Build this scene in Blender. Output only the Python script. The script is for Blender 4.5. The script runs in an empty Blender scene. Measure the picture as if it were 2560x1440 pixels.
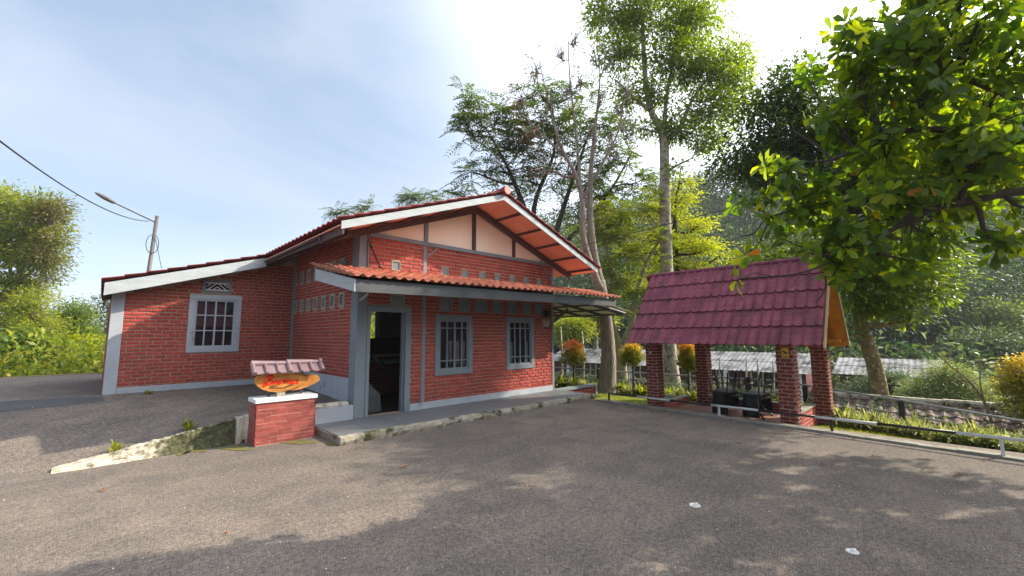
import bpy, math, random
import numpy as np
from mathutils import Vector, Matrix
sc = bpy.context.scene
COL = sc.collection
rng = np.random.default_rng(7)
random.seed(7)
PI = math.pi
# ------------------------------------------------------------ camera
# world axes: x runs along the front wall of the house, y into the house, z up; metres
FOC, PITCH, ROLL, YAW, CZ = 1050.0, math.radians(6.4), math.radians(-0.26), math.radians(45.75), 1.70
_cp, _sp = math.cos(PITCH), math.sin(PITCH)
_fw = np.array([0, _cp, _sp]); _up = np.array([0, -_sp, _cp]); _rt = np.array([1.0, 0, 0])
_r = _rt*math.cos(ROLL)+_up*math.sin(ROLL); _u = _up*math.cos(ROLL)-_rt*math.sin(ROLL)
_T = np.array([[math.sin(YAW), math.cos(YAW), 0], [-math.cos(YAW), math.sin(YAW), 0], [0, 0, 1.0]])
CR, CU, CF = _T@_r, _T@_u, _T@_fw
CAM = np.array([0, 0, CZ])
cam = bpy.data.cameras.new("camera"); co = bpy.data.objects.new("camera", cam); COL.objects.link(co)
M = Matrix(((CR[0], CU[0], -CF[0], 0), (CR[1], CU[1], -CF[1], 0), (CR[2], CU[2], -CF[2], CZ), (0, 0, 0, 1)))
co.matrix_world = M
cam.sensor_width = 36; cam.lens = 36*FOC/2560; cam.clip_start = 0.05; cam.clip_end = 3000
sc.camera = co
# ------------------------------------------------------------ light
HAZE = 0.0005
SUNV = Vector((1.27, -0.74, 1.0)).normalized()
SUN_EL = math.asin(SUNV.z); SUN_AZ = math.atan2(SUNV.x, SUNV.y)
sc.view_settings.view_transform = 'Standard'; sc.view_settings.look = 'None'
sc.view_settings.gamma = 1; sc.view_settings.exposure = 1.33
sc.cycles.use_denoising = True
sc.cycles.max_bounces = 8; sc.cycles.transparent_max_bounces = 8
sc.cycles.diffuse_bounces = 4; sc.cycles.transmission_bounces = 4; sc.cycles.volume_bounces = 1
W = bpy.data.worlds.new("World"); sc.world = W; W.use_nodes = True
nt = W.node_tree; nt.nodes.clear()
def N(t, k, **kw):
    n = t.nodes.new(k)
    for a, b in kw.items(): setattr(n, a, b)
    return n
sky = N(nt, 'ShaderNodeTexSky', sky_type='NISHITA', sun_disc=False, sun_elevation=SUN_EL, sun_rotation=SUN_AZ,
        air_density=1.0, dust_density=0.9, ozone_density=2.2, altitude=600)
tc = N(nt, 'ShaderNodeTexCoord')
mp = N(nt, 'ShaderNodeMapping'); mp.inputs['Scale'].default_value = (1.2, 0.75, 3.2); mp.inputs['Rotation'].default_value = (0.2, 0.1, 0.6)
nz = N(nt, 'ShaderNodeTexNoise'); nz.inputs['Scale'].default_value = 0.9; nz.inputs['Detail'].default_value = 6; nz.inputs['Roughness'].default_value = 0.5
nz.inputs['Distortion'].default_value = 0.5
rp = N(nt, 'ShaderNodeValToRGB'); rp.color_ramp.elements[0].position = 0.40; rp.color_ramp.elements[1].position = 0.66
rp.color_ramp.elements[0].color = (1.16, 1.50, 1.92, 1); rp.color_ramp.elements[1].color = (2.20, 2.25, 2.42, 1)
sep = N(nt, 'ShaderNodeVectorMath', operation='DOT_PRODUCT'); sep.inputs[1].default_value = (SUNV.x, SUNV.y, SUNV.z)
mr = N(nt, 'ShaderNodeMapRange'); mr.inputs['From Min'].default_value = 0.0; mr.inputs['From Max'].default_value = 0.85
mr.inputs['To Min'].default_value = 0.0; mr.inputs['To Max'].default_value = 0.62
ad = N(nt, 'ShaderNodeMath', operation='ADD', use_clamp=True)
cl = N(nt, 'ShaderNodeMix', data_type='RGBA'); cl.inputs['B'].default_value = (2.05, 2.12, 2.35, 1)
bg = N(nt, 'ShaderNodeBackground'); bg.inputs['Strength'].default_value = 0.15
wo = N(nt, 'ShaderNodeOutputWorld')
L = nt.links.new
L(tc.outputs['Generated'], mp.inputs['Vector']); L(mp.outputs['Vector'], nz.inputs['Vector']); L(nz.outputs['Fac'], rp.inputs['Fac'])
L(tc.outputs['Generated'], sep.inputs[0]); L(sep.outputs['Value'], mr.inputs['Value'])
mr.inputs['To Max'].default_value = 1.0; mr.inputs['From Min'].default_value = -0.1; mr.inputs['From Max'].default_value = 1.0
pw = N(nt, 'ShaderNodeMath', operation='POWER'); pw.inputs[1].default_value = 3.4; L(mr.outputs['Result'], pw.inputs[0])
gl = N(nt, 'ShaderNodeMix', data_type='RGBA', blend_type='ADD'); gl.inputs['Factor'].default_value = 1
gc = N(nt, 'ShaderNodeMix', data_type='RGBA'); gc.inputs['A'].default_value = (0, 0, 0, 1); gc.inputs['B'].default_value = (13.0, 12.6, 12.2, 1); L(pw.outputs[0], gc.inputs['Factor'])
cl.inputs['Factor'].default_value = 0.76; L(rp.outputs['Color'], cl.inputs['B']); L(sky.outputs['Color'], cl.inputs['A']); L(cl.outputs['Result'], gl.inputs['A']); L(gc.outputs['Result'], gl.inputs['B']); L(gl.outputs['Result'], bg.inputs['Color'])
L(bg.outputs['Background'], wo.inputs['Surface'])
sl = bpy.data.lights.new("sun", 'SUN'); sl.energy = 3.6; sl.angle = math.radians(0.6); sl.color = (1.0, 0.88, 0.70)
so = bpy.data.objects.new("sun", sl); COL.objects.link(so); so.rotation_euler = SUNV.to_track_quat('Z', 'Y').to_euler(); so.location = (0, 0, 30)

# ------------------------------------------------------------ placement helpers (a sight line met with a real plane or depth)
def ray(x, y):
    d = CF*FOC+CR*(x-1280)-CU*(y-720); return d/np.linalg.norm(d)
def onz(x, y, z=0): d = ray(x, y); return CAM+d*(z-CZ)/d[2]
def ony(x, y, Y): d = ray(x, y); return CAM+d*Y/d[1]
def onx(x, y, X): d = ray(x, y); return CAM+d*X/d[0]
def at(x, y, D): d = ray(x, y); return CAM+d*D/(d@CF)
# ------------------------------------------------------------ objects
def tag(o, label=None, cat=None, group=None, kind=None):
    if label: o['label'] = label
    if cat: o['category'] = cat
    if group: o['group'] = group
    if kind: o['kind'] = kind
    return o
def thing(name, label, cat, loc=(0, 0, 0), group=None, rotz=0):
    o = bpy.data.objects.new(name, None); COL.objects.link(o); o.location = Vector([float(v) for v in loc]); o.rotation_euler = (0, 0, rotz)
    o.empty_display_size = 0.2
    return tag(o, label, cat, group)
def base_of(p):
    b = Vector((0, 0, 0))
    while p is not None: b = b+p.location; p = p.parent
    return b
class MB:
    def __init__(s): s.v = []; s.f = []; s.m = []; s.r = []
    def add(s, vs, fs, m=0, r=None):
        o = len(s.v); s.v.extend([tuple(map(float, v)) for v in vs])
        if r is None: r = random.random()
        for f in fs: s.f.append(tuple(o+i for i in f)); s.m.append(m); s.r.append(r)
    def quad(s, a, b, c, d, m=0, r=None): s.add([a, b, c, d], [(0, 1, 2, 3)], m, r)
    def box(s, x0, x1, y0, y1, z0, z1, m=0, r=None):
        s.add([(x0,y0,z0),(x1,y0,z0),(x1,y1,z0),(x0,y1,z0),(x0,y0,z1),(x1,y0,z1),(x1,y1,z1),(x0,y1,z1)],
              [(0,3,2,1),(4,5,6,7),(0,1,5,4),(1,2,6,5),(2,3,7,6),(3,0,4,7)], m, r)
    def beam(s, a, b, w, h, m=0, up=(0, 0, 1), r=None):
        a = Vector(a); b = Vector(b); d = (b-a).normalized(); up = Vector(up); sd = d.cross(up).normalized(); u = sd.cross(d)
        vs = []
        for p in (a, b):
            for i, j in ((-1,-1),(1,-1),(1,1),(-1,1)): vs.append(p+sd*(i*w/2)+u*(j*h/2))
        s.add(vs, [(0,1,2,3),(7,6,5,4),(0,4,5,1),(1,5,6,2),(2,6,7,3),(3,7,4,0)], m, r)
    def tube(s, pts, rad, n=6, m=0, cap=True, r=None):
        pts = [Vector([float(c) for c in p]) for p in pts]; k = len(pts)
        if not hasattr(rad, '__len__'): rad = [rad]*k
        vs = []; ref = Vector((0.31, 0.17, 0.93))
        for i, p in enumerate(pts):
            d = (pts[min(i+1, k-1)]-pts[max(i-1, 0)])
            d = d.normalized() if d.length > 1e-9 else Vector((0, 0, 1))
            a = d.cross(ref)
            if a.length < .05: a = d.cross(Vector((1, 0, 0)))
            a.normalize(); b = d.cross(a)
            for j in range(n):
                t = 2*PI*j/n; vs.append(p+(a*math.cos(t)+b*math.sin(t))*rad[i])
        fs = [(i*n+j, i*n+(j+1) % n, (i+1)*n+(j+1) % n, (i+1)*n+j) for i in range(k-1) for j in range(n)]
        if cap: fs += [tuple(range(n-1, -1, -1)), tuple((k-1)*n+j for j in range(n))]
        s.add(vs, fs, m, r)
    def prism(s, poly, ax, t0, t1, m=0, r=None):
        """poly: 2-D outline; ax: function (u, v, t) -> xyz"""
        n = len(poly); vs = [ax(u, v, t0) for u, v in poly]+[ax(u, v, t1) for u, v in poly]
        s.add(vs, [tuple(range(n)), tuple(range(2*n-1, n-1, -1))]+[(i, i+n, (i+1) % n+n, (i+1) % n) for i in range(n)], m, r)
    def build(s, name, mats, parent=None, smooth=False, bevel=0, label=None, base=None):
        b = base_of(parent) if base is None else Vector(base)
        me = bpy.data.meshes.new(name)
        me.from_pydata([(x-b.x, y-b.y, z-b.z) for x, y, z in s.v], [], s.f)
        if not isinstance(mats, (list, tuple)): mats = [mats]
        for q in mats: me.materials.append(q)
        me.polygons.foreach_set('material_index', s.m)
        at_ = me.attributes.new('rnd', 'FLOAT', 'FACE'); at_.data.foreach_set('value', s.r)
        if smooth: me.polygons.foreach_set('use_smooth', [True]*len(s.f))
        me.update()
        import bmesh
        bm = bmesh.new(); bm.from_mesh(me); bmesh.ops.recalc_face_normals(bm, faces=bm.faces); bm.to_mesh(me); bm.free()
        o = bpy.data.objects.new(name, me); COL.objects.link(o)
        if parent is not None: o.parent = parent
        else: o.location = b
        if bevel:
            md = o.modifiers.new('bevel', 'BEVEL'); md.width = bevel; md.segments = 1; md.limit_method = 'ANGLE'
        if label: o['label'] = label
        return o
def np_mesh(name, V, F, rnd, mat, parent=None, smooth=False):
    """fast mesh: V (n,3), F (m,k) constant k"""
    b = base_of(parent); V = np.asarray(V, np.float32)-np.array(b, np.float32)
    me = bpy.data.meshes.new(name); k = F.shape[1]
    me.vertices.add(len(V)); me.vertices.foreach_set('co', V.ravel())
    me.loops.add(F.size); me.loops.foreach_set('vertex_index', F.astype(np.int32).ravel())
    me.polygons.add(len(F)); me.polygons.foreach_set('loop_start', np.arange(0, F.size, k, dtype=np.int32))
    me.polygons.foreach_set('loop_total', np.full(len(F), k, np.int32))
    me.update(calc_edges=True); me.validate()
    at_ = me.attributes.new('rnd', 'FLOAT', 'FACE'); at_.data.foreach_set('value', np.asarray(rnd, np.float32))
    me.materials.append(mat)
    if smooth: me.polygons.foreach_set('use_smooth', [True]*len(F))
    o = bpy.data.objects.new(name, me); COL.objects.link(o)
    if parent is not None: o.parent = parent
    return o
def dup(root, loc, rotz=0, label=None, scale=1.0, group=None):
    r = root.copy(); COL.objects.link(r); r.location = Vector([float(v) for v in loc]); r.rotation_euler = (0, 0, rotz); r.scale = (scale,)*3
    if label: r['label'] = label
    if group: r['group'] = group
    for c in list(root.children):
        d = c.copy(); COL.objects.link(d); d.parent = r
        for g in list(c.children):
            e = g.copy(); COL.objects.link(e); e.parent = d
    return r
# ------------------------------------------------------------ materials
def newmat(name):
    m = bpy.data.materials.new(name); m.use_nodes = True; t = m.node_tree; t.nodes.clear()
    o = N(t, 'ShaderNodeOutputMaterial'); p = N(t, 'ShaderNodeBsdfPrincipled'); t.links.new(p.outputs[0], o.inputs['Surface'])
    return m, t, p, o
def ramp(t, fac, stops):
    r = N(t, 'ShaderNodeValToRGB'); e = r.color_ramp.elements
    e[0].position = stops[0][0]; e[0].color = (*stops[0][1], 1); e[1].position = stops[-1][0]; e[1].color = (*stops[-1][1], 1)
    for p_, c in stops[1:-1]:
        q = e.new(p_); q.color = (*c, 1)
    t.links.new(fac, r.inputs['Fac']); return r.outputs['Color']
def noise(t, scale, detail=4, rough=0.55, vec=None, stretch=None, dist=0):
    n = N(t, 'ShaderNodeTexNoise'); n.inputs['Scale'].default_value = scale; n.inputs['Detail'].default_value = detail
    n.inputs['Roughness'].default_value = rough; n.inputs['Distortion'].default_value = dist
    if vec is None:
        c = N(t, 'ShaderNodeTexCoord'); vec = c.outputs['Object']
    if stretch:
        mp_ = N(t, 'ShaderNodeMapping'); mp_.inputs['Scale'].default_value = stretch; t.links.new(vec, mp_.inputs['Vector']); vec = mp_.outputs['Vector']
    t.links.new(vec, n.inputs['Vector']); return n.outputs['Fac']
def mixc(t, fac, a, b, blend='MIX'):
    m = N(t, 'ShaderNodeMix', data_type='RGBA', blend_type=blend)
    for s, v in (('Factor', fac), ('A', a), ('B', b)):
        if hasattr(v, 'is_output'): t.links.new(v, m.inputs[s])
        elif isinstance(v, (int, float)): m.inputs[s].default_value = v
        else: m.inputs[s].default_value = (*v, 1)
    return m.outputs['Result']
def bump(t, p, h, strength=0.4, dist=0.01):
    b = N(t, 'ShaderNodeBump'); b.inputs['Strength'].default_value = strength; b.inputs['Distance'].default_value = dist
    t.links.new(h, b.inputs['Height']); t.links.new(b.outputs['Normal'], p.inputs['Normal'])
def pmat(name, c1, c2=None, scale=3, rough=0.7, bstr=0.3, bscale=40, bdist=0.004, stretch=None, stain=None, sscale=1.5, slo=0.55, shi=0.75, attr=0.0, spec=0.3, detail=5):
    m, t, p, o = newmat(name); c2 = c2 or tuple(v*0.8 for v in c1)
    f = noise(t, scale, detail, stretch=stretch); col = ramp(t, f, [(0.32, c1), (0.68, c2)])
    if attr:
        a = N(t, 'ShaderNodeAttribute', attribute_name='rnd')
        k = N(t, 'ShaderNodeMapRange'); k.inputs['To Min'].default_value = 1-attr; k.inputs['To Max'].default_value = 1+attr
        t.links.new(a.outputs['Fac'], k.inputs['Value'])
        cc = N(t, 'ShaderNodeCombineColor')
        for i in range(3): t.links.new(k.outputs['Result'], cc.inputs[i])
        col = mixc(t, 1.0, col, cc.outputs[0], 'MULTIPLY')
    if stain:
        s = noise(t, sscale, 8, 0.65); sf = ramp(t, s, [(slo, (0, 0, 0)), (shi, (1, 1, 1))]); col = mixc(t, sf, col, stain)
    t.links.new(col, p.inputs['Base Color']); p.inputs['Roughness'].default_value = rough; p.inputs['Specular IOR Level'].default_value = spec
    if bstr: bump(t, p, noise(t, bscale, 6, stretch=stretch), bstr, bdist)
    return m
def leafmat(name, stops, trans=0.45, rough=0.5, tint=(1.25, 1.2, 0.5)):
    m, t, p, o = newmat(name)
    a = N(t, 'ShaderNodeAttribute', attribute_name='rnd'); col = ramp(t, a.outputs['Fac'], stops)
    t.links.new(col, p.inputs['Base Color']); p.inputs['Roughness'].default_value = rough; p.inputs['Specular IOR Level'].default_value = 0.35
    tr = N(t, 'ShaderNodeBsdfTranslucent'); c2 = mixc(t, 1.0, col, tint, 'MULTIPLY'); t.links.new(c2, tr.inputs['Color'])
    mx = N(t, 'ShaderNodeMixShader'); mx.inputs[0].default_value = trans
    t.links.new(p.outputs[0], mx.inputs[1]); t.links.new(tr.outputs[0], mx.inputs[2]); t.links.new(mx.outputs[0], o.inputs['Surface'])
    return m
def asphalt():
    m, t, p, o = newmat('asphalt')
    big = noise(t, 0.28, 5, 0.6); mid = noise(t, 1.7, 7, 0.7, dist=0.6); fine = noise(t, 95, 3, 0.8); med = noise(t, 24, 4, 0.75)
    c = ramp(t, big, [(0.35, (0.125, 0.110, 0.100)), (0.65, (0.200, 0.170, 0.149))])
    c = mixc(t, ramp(t, mid, [(0.40, (0, 0, 0)), (0.72, (0.75, 0.75, 0.75))]), c, (0.080, 0.076, 0.076))
    st_ = noise(t, 0.9, 6, 0.6, stretch=(0.5, 2.2, 1)); c = mixc(t, ramp(t, st_, [(0.54, (0, 0, 0)), (0.70, (0.45, 0.45, 0.45))]), c, (0.21, 0.185, 0.165))
    c = mixc(t, 1.0, c, ramp(t, med, [(0.36, (0.62, 0.62, 0.62)), (0.62, (1.28, 1.26, 1.22))]), 'MULTIPLY')
    sp = ramp(t, fine, [(0.36, (0.25, 0.25, 0.25)), (0.50, (0.95, 0.95, 0.95)), (0.66, (2.1, 2.0, 1.85))])
    c = mixc(t, 1.0, c, sp, 'MULTIPLY')
    vo = N(t, 'ShaderNodeTexVoronoi', feature='DISTANCE_TO_EDGE'); vo.inputs['Scale'].default_value = 0.42
    oc = N(t, 'ShaderNodeTexCoord'); ns = N(t, 'ShaderNodeTexNoise'); ns.inputs['Scale'].default_value = 2.2; ns.inputs['Detail'].default_value = 6
    va = N(t, 'ShaderNodeVectorMath', operation='MULTIPLY_ADD'); va.inputs[1].default_value = (0.9, 0.9, 0.9)
    t.links.new(oc.outputs['Object'], ns.inputs['Vector']); t.links.new(ns.outputs['Color'], va.inputs[0]); t.links.new(oc.outputs['Object'], va.inputs[2]); t.links.new(va.outputs[0], vo.inputs['Vector'])
    ck = ramp(t, vo.outputs['Distance'], [(0.0, (1, 1, 1)), (0.010, (0, 0, 0))]); cm_ = ramp(t, noise(t, 0.5, 3), [(0.50, (0, 0, 0)), (0.60, (0.55, 0.55, 0.55))])
    c = mixc(t, mixc(t, 1.0, ck, cm_, 'MULTIPLY'), c, (0.035, 0.033, 0.032))
    t.links.new(c, p.inputs['Base Color']); p.inputs['Roughness'].default_value = 0.9; p.inputs['Specular IOR Level'].default_value = 0.2
    bump(t, p, noise(t, 60, 5, 0.8), 0.6, 0.010)
    return m
MAT = dict(
    asphalt=asphalt(),
    brick=pmat('painted_red_brick', (0.40, 0.063, 0.048), (0.31, 0.046, 0.040), 5, 0.75, 0.35, 60, attr=0.20, stain=(0.15, 0.04, 0.035), sscale=1.1, slo=0.52, shi=0.82),
    mortar=pmat('sand_mortar', (0.40, 0.275, 0.195), (0.30, 0.205, 0.145), 6, 0.95, 0.5, 80, stain=(0.20, 0.13, 0.10), sscale=1.3),
    grey=pmat('grey_blue_paint', (0.20, 0.235, 0.265), (0.165, 0.195, 0.225), 2.5, 0.75, 0.25, 30, stain=(0.14, 0.15, 0.15), slo=0.62, shi=0.9),
    ventside=pmat('pale_grey_green_paint', (0.33, 0.35, 0.31), (0.26, 0.28, 0.25), 4, 0.8, 0.2, 30),
    greypl=pmat('grey_plinth_paint', (0.38, 0.42, 0.465), (0.32, 0.355, 0.40), 3, 0.8, 0.3, 25, stain=(0.10, 0.11, 0.09), sscale=2.2, slo=0.6, shi=0.8),
    board=pmat('pale_fascia_paint', (0.42, 0.46, 0.485), (0.34, 0.375, 0.395), 3, 0.7, 0.6, 22, 0.006, stretch=(1, 1, 7)),
    fascia=pmat('slate_fascia_paint', (0.055, 0.062, 0.068), (0.085, 0.092, 0.10), 2, 0.7, 0.4, 20, stretch=(1, 1, 3)),
    brown=pmat('brown_painted_timber', (0.10, 0.055, 0.055), (0.075, 0.045, 0.048), 4, 0.7, 0.3, 30),
    salmon=pmat('salmon_soffit', (0.80, 0.37, 0.27), (0.74, 0.31, 0.21), 2.5, 0.8, 0.1, 30, stain=(0.62, 0.27, 0.19), slo=0.55, shi=0.9),
    cream=pmat('peach_gable_panel', (0.95, 0.80, 0.66), (0.92, 0.73, 0.58), 1.5, 0.85, 0.1, 20),
    white=pmat('white_paint', (0.78, 0.79, 0.80), (0.70, 0.71, 0.72), 4, 0.6, 0.15, 30, stain=(0.45, 0.46, 0.44), slo=0.65, shi=0.9),
    tile=pmat('terracotta_roof_tile', (0.62, 0.25, 0.15), (0.48, 0.155, 0.10), 4, 0.55, 0.2, 50, attr=0.2, stain=(0.30, 0.11, 0.08), slo=0.55, shi=0.85, spec=0.45),
    tile_red=pmat('red_roof_sheet', (0.30, 0.055, 0.050), (0.22, 0.04, 0.038), 3, 0.7, 0.2, 40, attr=0.12, stain=(0.10, 0.04, 0.035), sscale=2),
    maroon=pmat('maroon_roof_sheet', (0.30, 0.085, 0.120), (0.19, 0.055, 0.080), 3.5, 0.8, 0.35, 40, attr=0.16, stain=(0.085, 0.05, 0.06), sscale=3.2, slo=0.54, shi=0.74, stretch=(1, 1, 0.7)),
    orange=pmat('orange_painted_underside', (0.62, 0.26, 0.03), (0.48, 0.17, 0.02), 5, 0.7, 0.2, 40, stain=(0.22, 0.08, 0.02)),
    pillar=pmat('dark_red_brick', (0.20, 0.028, 0.022), (0.155, 0.022, 0.018), 6, 0.8, 0.35, 60, attr=0.18),
    pmortar=pmat('grey_mortar', (0.36, 0.29, 0.22), (0.28, 0.22, 0.17), 6, 0.95, 0.5, 80),
    tilebrick=pmat('brick_face_tile', (0.31, 0.072, 0.060), (0.24, 0.055, 0.048), 8, 0.6, 0.15, 80, attr=0.2, stain=(0.20, 0.07, 0.055), sscale=6),
    grout=pmat('pink_grout', (0.46, 0.27, 0.22), (0.38, 0.22, 0.18), 6, 0.9, 0.2, 80),
    floor=pmat('grey_floor_tile', (0.145, 0.155, 0.165), (0.115, 0.122, 0.13), 2, 0.5, 0.1, 30, attr=0.06, stain=(0.20, 0.19, 0.17), sscale=2),
    concrete=pmat('mossy_concrete', (0.36, 0.33, 0.27), (0.22, 0.20, 0.15), 3, 0.95, 0.8, 18, 0.02, stain=(0.05, 0.055, 0.025), sscale=4, slo=0.50, shi=0.62),
    curb=pmat('worn_kerb_concrete', (0.30, 0.285, 0.25), (0.20, 0.19, 0.16), 3, 0.95, 0.7, 22, 0.012, stain=(0.07, 0.075, 0.045), sscale=3, slo=0.55, shi=0.72),
    stone=pmat('pale_lime_stone', (0.62, 0.57, 0.46), (0.44, 0.40, 0.32), 4, 0.95, 0.9, 16, 0.03, stain=(0.045, 0.05, 0.025), sscale=2.4, slo=0.53, shi=0.62),
    stonemoss=pmat('dark_mossy_stone', (0.085, 0.085, 0.05), (0.05, 0.055, 0.03), 5, 0.95, 0.9, 14, 0.03, stain=(0.36, 0.34, 0.28), sscale=6, slo=0.55, shi=0.66),
    black=pmat('black_paint', (0.018, 0.019, 0.021), (0.03, 0.03, 0.032), 5, 0.45, 0.15, 40),
    pwhite=pmat('worn_white_paint', (0.62, 0.62, 0.62), (0.50, 0.50, 0.49), 6, 0.55, 0.2, 40, stain=(0.12, 0.12, 0.11), sscale=7, slo=0.57, shi=0.7),
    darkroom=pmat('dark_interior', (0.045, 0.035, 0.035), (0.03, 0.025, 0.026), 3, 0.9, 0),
    steel=pmat('grey_brown_steel', (0.11, 0.10, 0.10), (0.075, 0.068, 0.07), 4, 0.5, 0.2, 30),
    wood=pmat('varnished_wood', (0.60, 0.27, 0.065), (0.42, 0.15, 0.03), 7, 0.35, 0.15, 30, stretch=(0.8, 1, 5), stain=(0.68, 0.36, 0.11), sscale=3, spec=0.5),
    woodpale=pmat('weathered_wood', (0.45, 0.33, 0.22), (0.33, 0.23, 0.15), 9, 0.8, 0.4, 30, stretch=(1, 1, 6)),
    redpaint=pmat('bright_red_paint', (0.85, 0.030, 0.006), (0.75, 0.02, 0.005), 6, 0.4, 0),
    burnt=pmat('burnt_lettering', (0.10, 0.045, 0.025), (0.16, 0.07, 0.035), 20, 0.8, 0),
    oldroof=pmat('weathered_brown_roof', (0.20, 0.14, 0.14), (0.13, 0.09, 0.09), 3, 0.8, 0.3, 20, stain=(0.30, 0.27, 0.25), sscale=3),
    glaze=pmat('glazed_brown_tile', (0.235, 0.155, 0.165), (0.17, 0.11, 0.12), 5, 0.32, 0.15, 30, attr=0.1, spec=0.6),
    grass=pmat('lawn_soil', (0.16, 0.18, 0.03), (0.09, 0.11, 0.02), 5, 0.95, 0.6, 30, 0.02, stain=(0.10, 0.08, 0.045), sscale=2),
    soil=pmat('leaf_litter_soil', (0.085, 0.06, 0.035), (0.05, 0.042, 0.022), 6, 0.95, 0.7, 20, 0.03),
    moss=pmat('yellow_moss', (0.15, 0.14, 0.035), (0.09, 0.09, 0.03), 14, 0.95, 0.6, 40, 0.01),
    yellow=pmat('yellow_sign_paint', (0.72, 0.46, 0.02), (0.62, 0.38, 0.02), 8, 0.5, 0),
    bark=pmat('grey_bark', (0.30, 0.26, 0.20), (0.15, 0.12, 0.09), 5, 0.95, 1.0, 9, 0.04, stretch=(3, 3, 0.7), stain=(0.09, 0.10, 0.04), sscale=2.5),
    bark2=pmat('brown_grey_fissured_bark', (0.34, 0.30, 0.25), (0.15, 0.125, 0.10), 6, 0.95, 1.0, 10, 0.05, stretch=(3.5, 3.5, 0.5)),
    barkpale=pmat('pale_blotched_bark', (0.46, 0.42, 0.34), (0.22, 0.20, 0.15), 6, 0.95, 0.7, 12, 0.02, stain=(0.10, 0.10, 0.05), sscale=7, slo=0.52, shi=0.6),
    barkdark=pmat('dark_bark', (0.075, 0.058, 0.05), (0.045, 0.035, 0.03), 6, 0.95, 0.8, 14, 0.02),
    barkmoss=pmat('mossy_bark', (0.20, 0.17, 0.08), (0.09, 0.085, 0.035), 5, 0.95, 1.0, 12, 0.03, stain=(0.34, 0.31, 0.20), sscale=8, slo=0.56, shi=0.62),
    tin=pmat('weathered_grey_tin', (0.26, 0.265, 0.28), (0.12, 0.125, 0.135), 1.6, 0.85, 0.3, 10, stain=(0.05, 0.048, 0.05), sscale=1.6, slo=0.50, shi=0.62, stretch=(1, 1, 1)),
    cabin=pmat('dull_maroon_cabin_wall', (0.14, 0.045, 0.050), (0.11, 0.038, 0.042), 2, 0.85, 0.2, 10),
    meter=pmat('meter_plastic', (0.50, 0.42, 0.36), (0.40, 0.32, 0.27), 5, 0.5, 0.1, 30),
    railgrey=pmat('dull_galvanised_rail', (0.30, 0.31, 0.32), (0.20, 0.21, 0.22), 5, 0.5, 0.1, 30),
    doorwood=pmat('orange_wood_door', (0.45, 0.17, 0.06), (0.38, 0.13, 0.05), 4, 0.6, 0),
    cloth=pmat('pale_table_top', (0.32, 0.33, 0.36), (0.28, 0.29, 0.32), 4, 0.5, 0),
    deadleaf=pmat('dead_leaf', (0.32, 0.13, 0.05), (0.20, 0.08, 0.03), 6, 0.7, 0),
    paper=pmat('white_litter', (0.75, 0.74, 0.70), (0.6, 0.59, 0.56), 8, 0.6, 0),
    gazfloor=pmat('terracotta_floor', (0.30, 0.145, 0.10), (0.22, 0.11, 0.08), 5, 0.7, 0.2, 30),
)
def stonemix():
    m, t, p, o = newmat('lime_stone_with_moss')
    n1 = noise(t, 5, 8, 0.7); a = N(t, 'ShaderNodeAttribute', attribute_name='rnd'); ad_ = N(t, 'ShaderNodeMath', operation='MULTIPLY_ADD'); ad_.inputs[1].default_value = 0.42
    t.links.new(a.outputs['Fac'], ad_.inputs[0]); t.links.new(n1, ad_.inputs[2])
    pale = ramp(t, noise(t, 14, 6, 0.7), [(0.38, (0.30, 0.26, 0.19)), (0.5, (0.58, 0.52, 0.41)), (0.7, (0.68, 0.63, 0.52))])
    moss = ramp(t, noise(t, 22, 5, 0.7), [(0.35, (0.035, 0.038, 0.02)), (0.55, (0.08, 0.085, 0.035)), (0.7, (0.20, 0.19, 0.14))])
    t.links.new(mixc(t, ramp(t, ad_.outputs[0], [(0.56, (0, 0, 0)), (0.72, (1, 1, 1))]), pale, moss), p.inputs['Base Color']); p.inputs['Roughness'].default_value = 0.95
    bump(t, p, noise(t, 18, 8, 0.75), 1.0, 0.03); return m
MAT['stonemix'] = stonemix()
def glassmat(name, col=(0.012, 0.014, 0.018), rough=0.04):
    m, t, p, o = newmat(name); p.inputs['Base Color'].default_value = (*col, 1); p.inputs['Roughness'].default_value = rough
    p.inputs['Specular IOR Level'].default_value = 0.6; return m
MAT['glass'] = glassmat('dark_window_glass')
MAT['block'] = glassmat('dull_glass_block', (0.16, 0.20, 0.21), 0.3)
MAT['blacktop'] = glassmat('black_glass_tabletop', (0.02, 0.022, 0.024), 0.12)
MAT['blackplastic'] = pmat('black_woven_plastic', (0.008, 0.008, 0.009), (0.012, 0.012, 0.013), 20, 0.6, 0.3, 60)

# ------------------------------------------------------------ terrain
def sm(a, b, x): x = np.clip((x-a)/(b-a), 0, 1); return x*x*(3-2*x)
YB = 8.16
def hfun(x, y):
    x = np.asarray(x, float); y = np.asarray(y, float)
    h0 = .38*np.clip((x+.35)/2.15, 0, 1); t = np.clip((y-YB)/3.85, 0, 1)
    up = h0+(.53-h0)*t
    upper = np.where(y > YB, up, 0)
    upper = np.where((x > 9.6), 0, upper); upper = np.where((x > 3.7) & (x < 9.6) & (y < 16.4) & (y > YB), -.06, upper)
    # right of the kerb: lawn, then the drop to the valley
    r = np.where(x > 9.55, -.16-.10*np.clip((x-9.6)/3, 0, 1)-.42*np.clip((3.4-y)/6.0, 0, 1.6)*np.clip((x-9.6)/3.0, 0, 1), 0)
    z = upper+r
    drop = sm(13.4, 22, x)*2.5
    D = x*.698+y*.716
    hill = sm(40, 125, D+0.15*np.maximum(x-y, -60)) * (28+14*sm(0, 90, x-y)) * sm(-38, 2, x-y*.62)
    z = z-drop*np.where(y > -40, 1, 1)+hill
    z = z-sm(19.5, 30, y)*sm(20, 8, x)*2.6-sm(16, 40, y)*sm(-1.5, -14, x)*1.2
    return z
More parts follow.
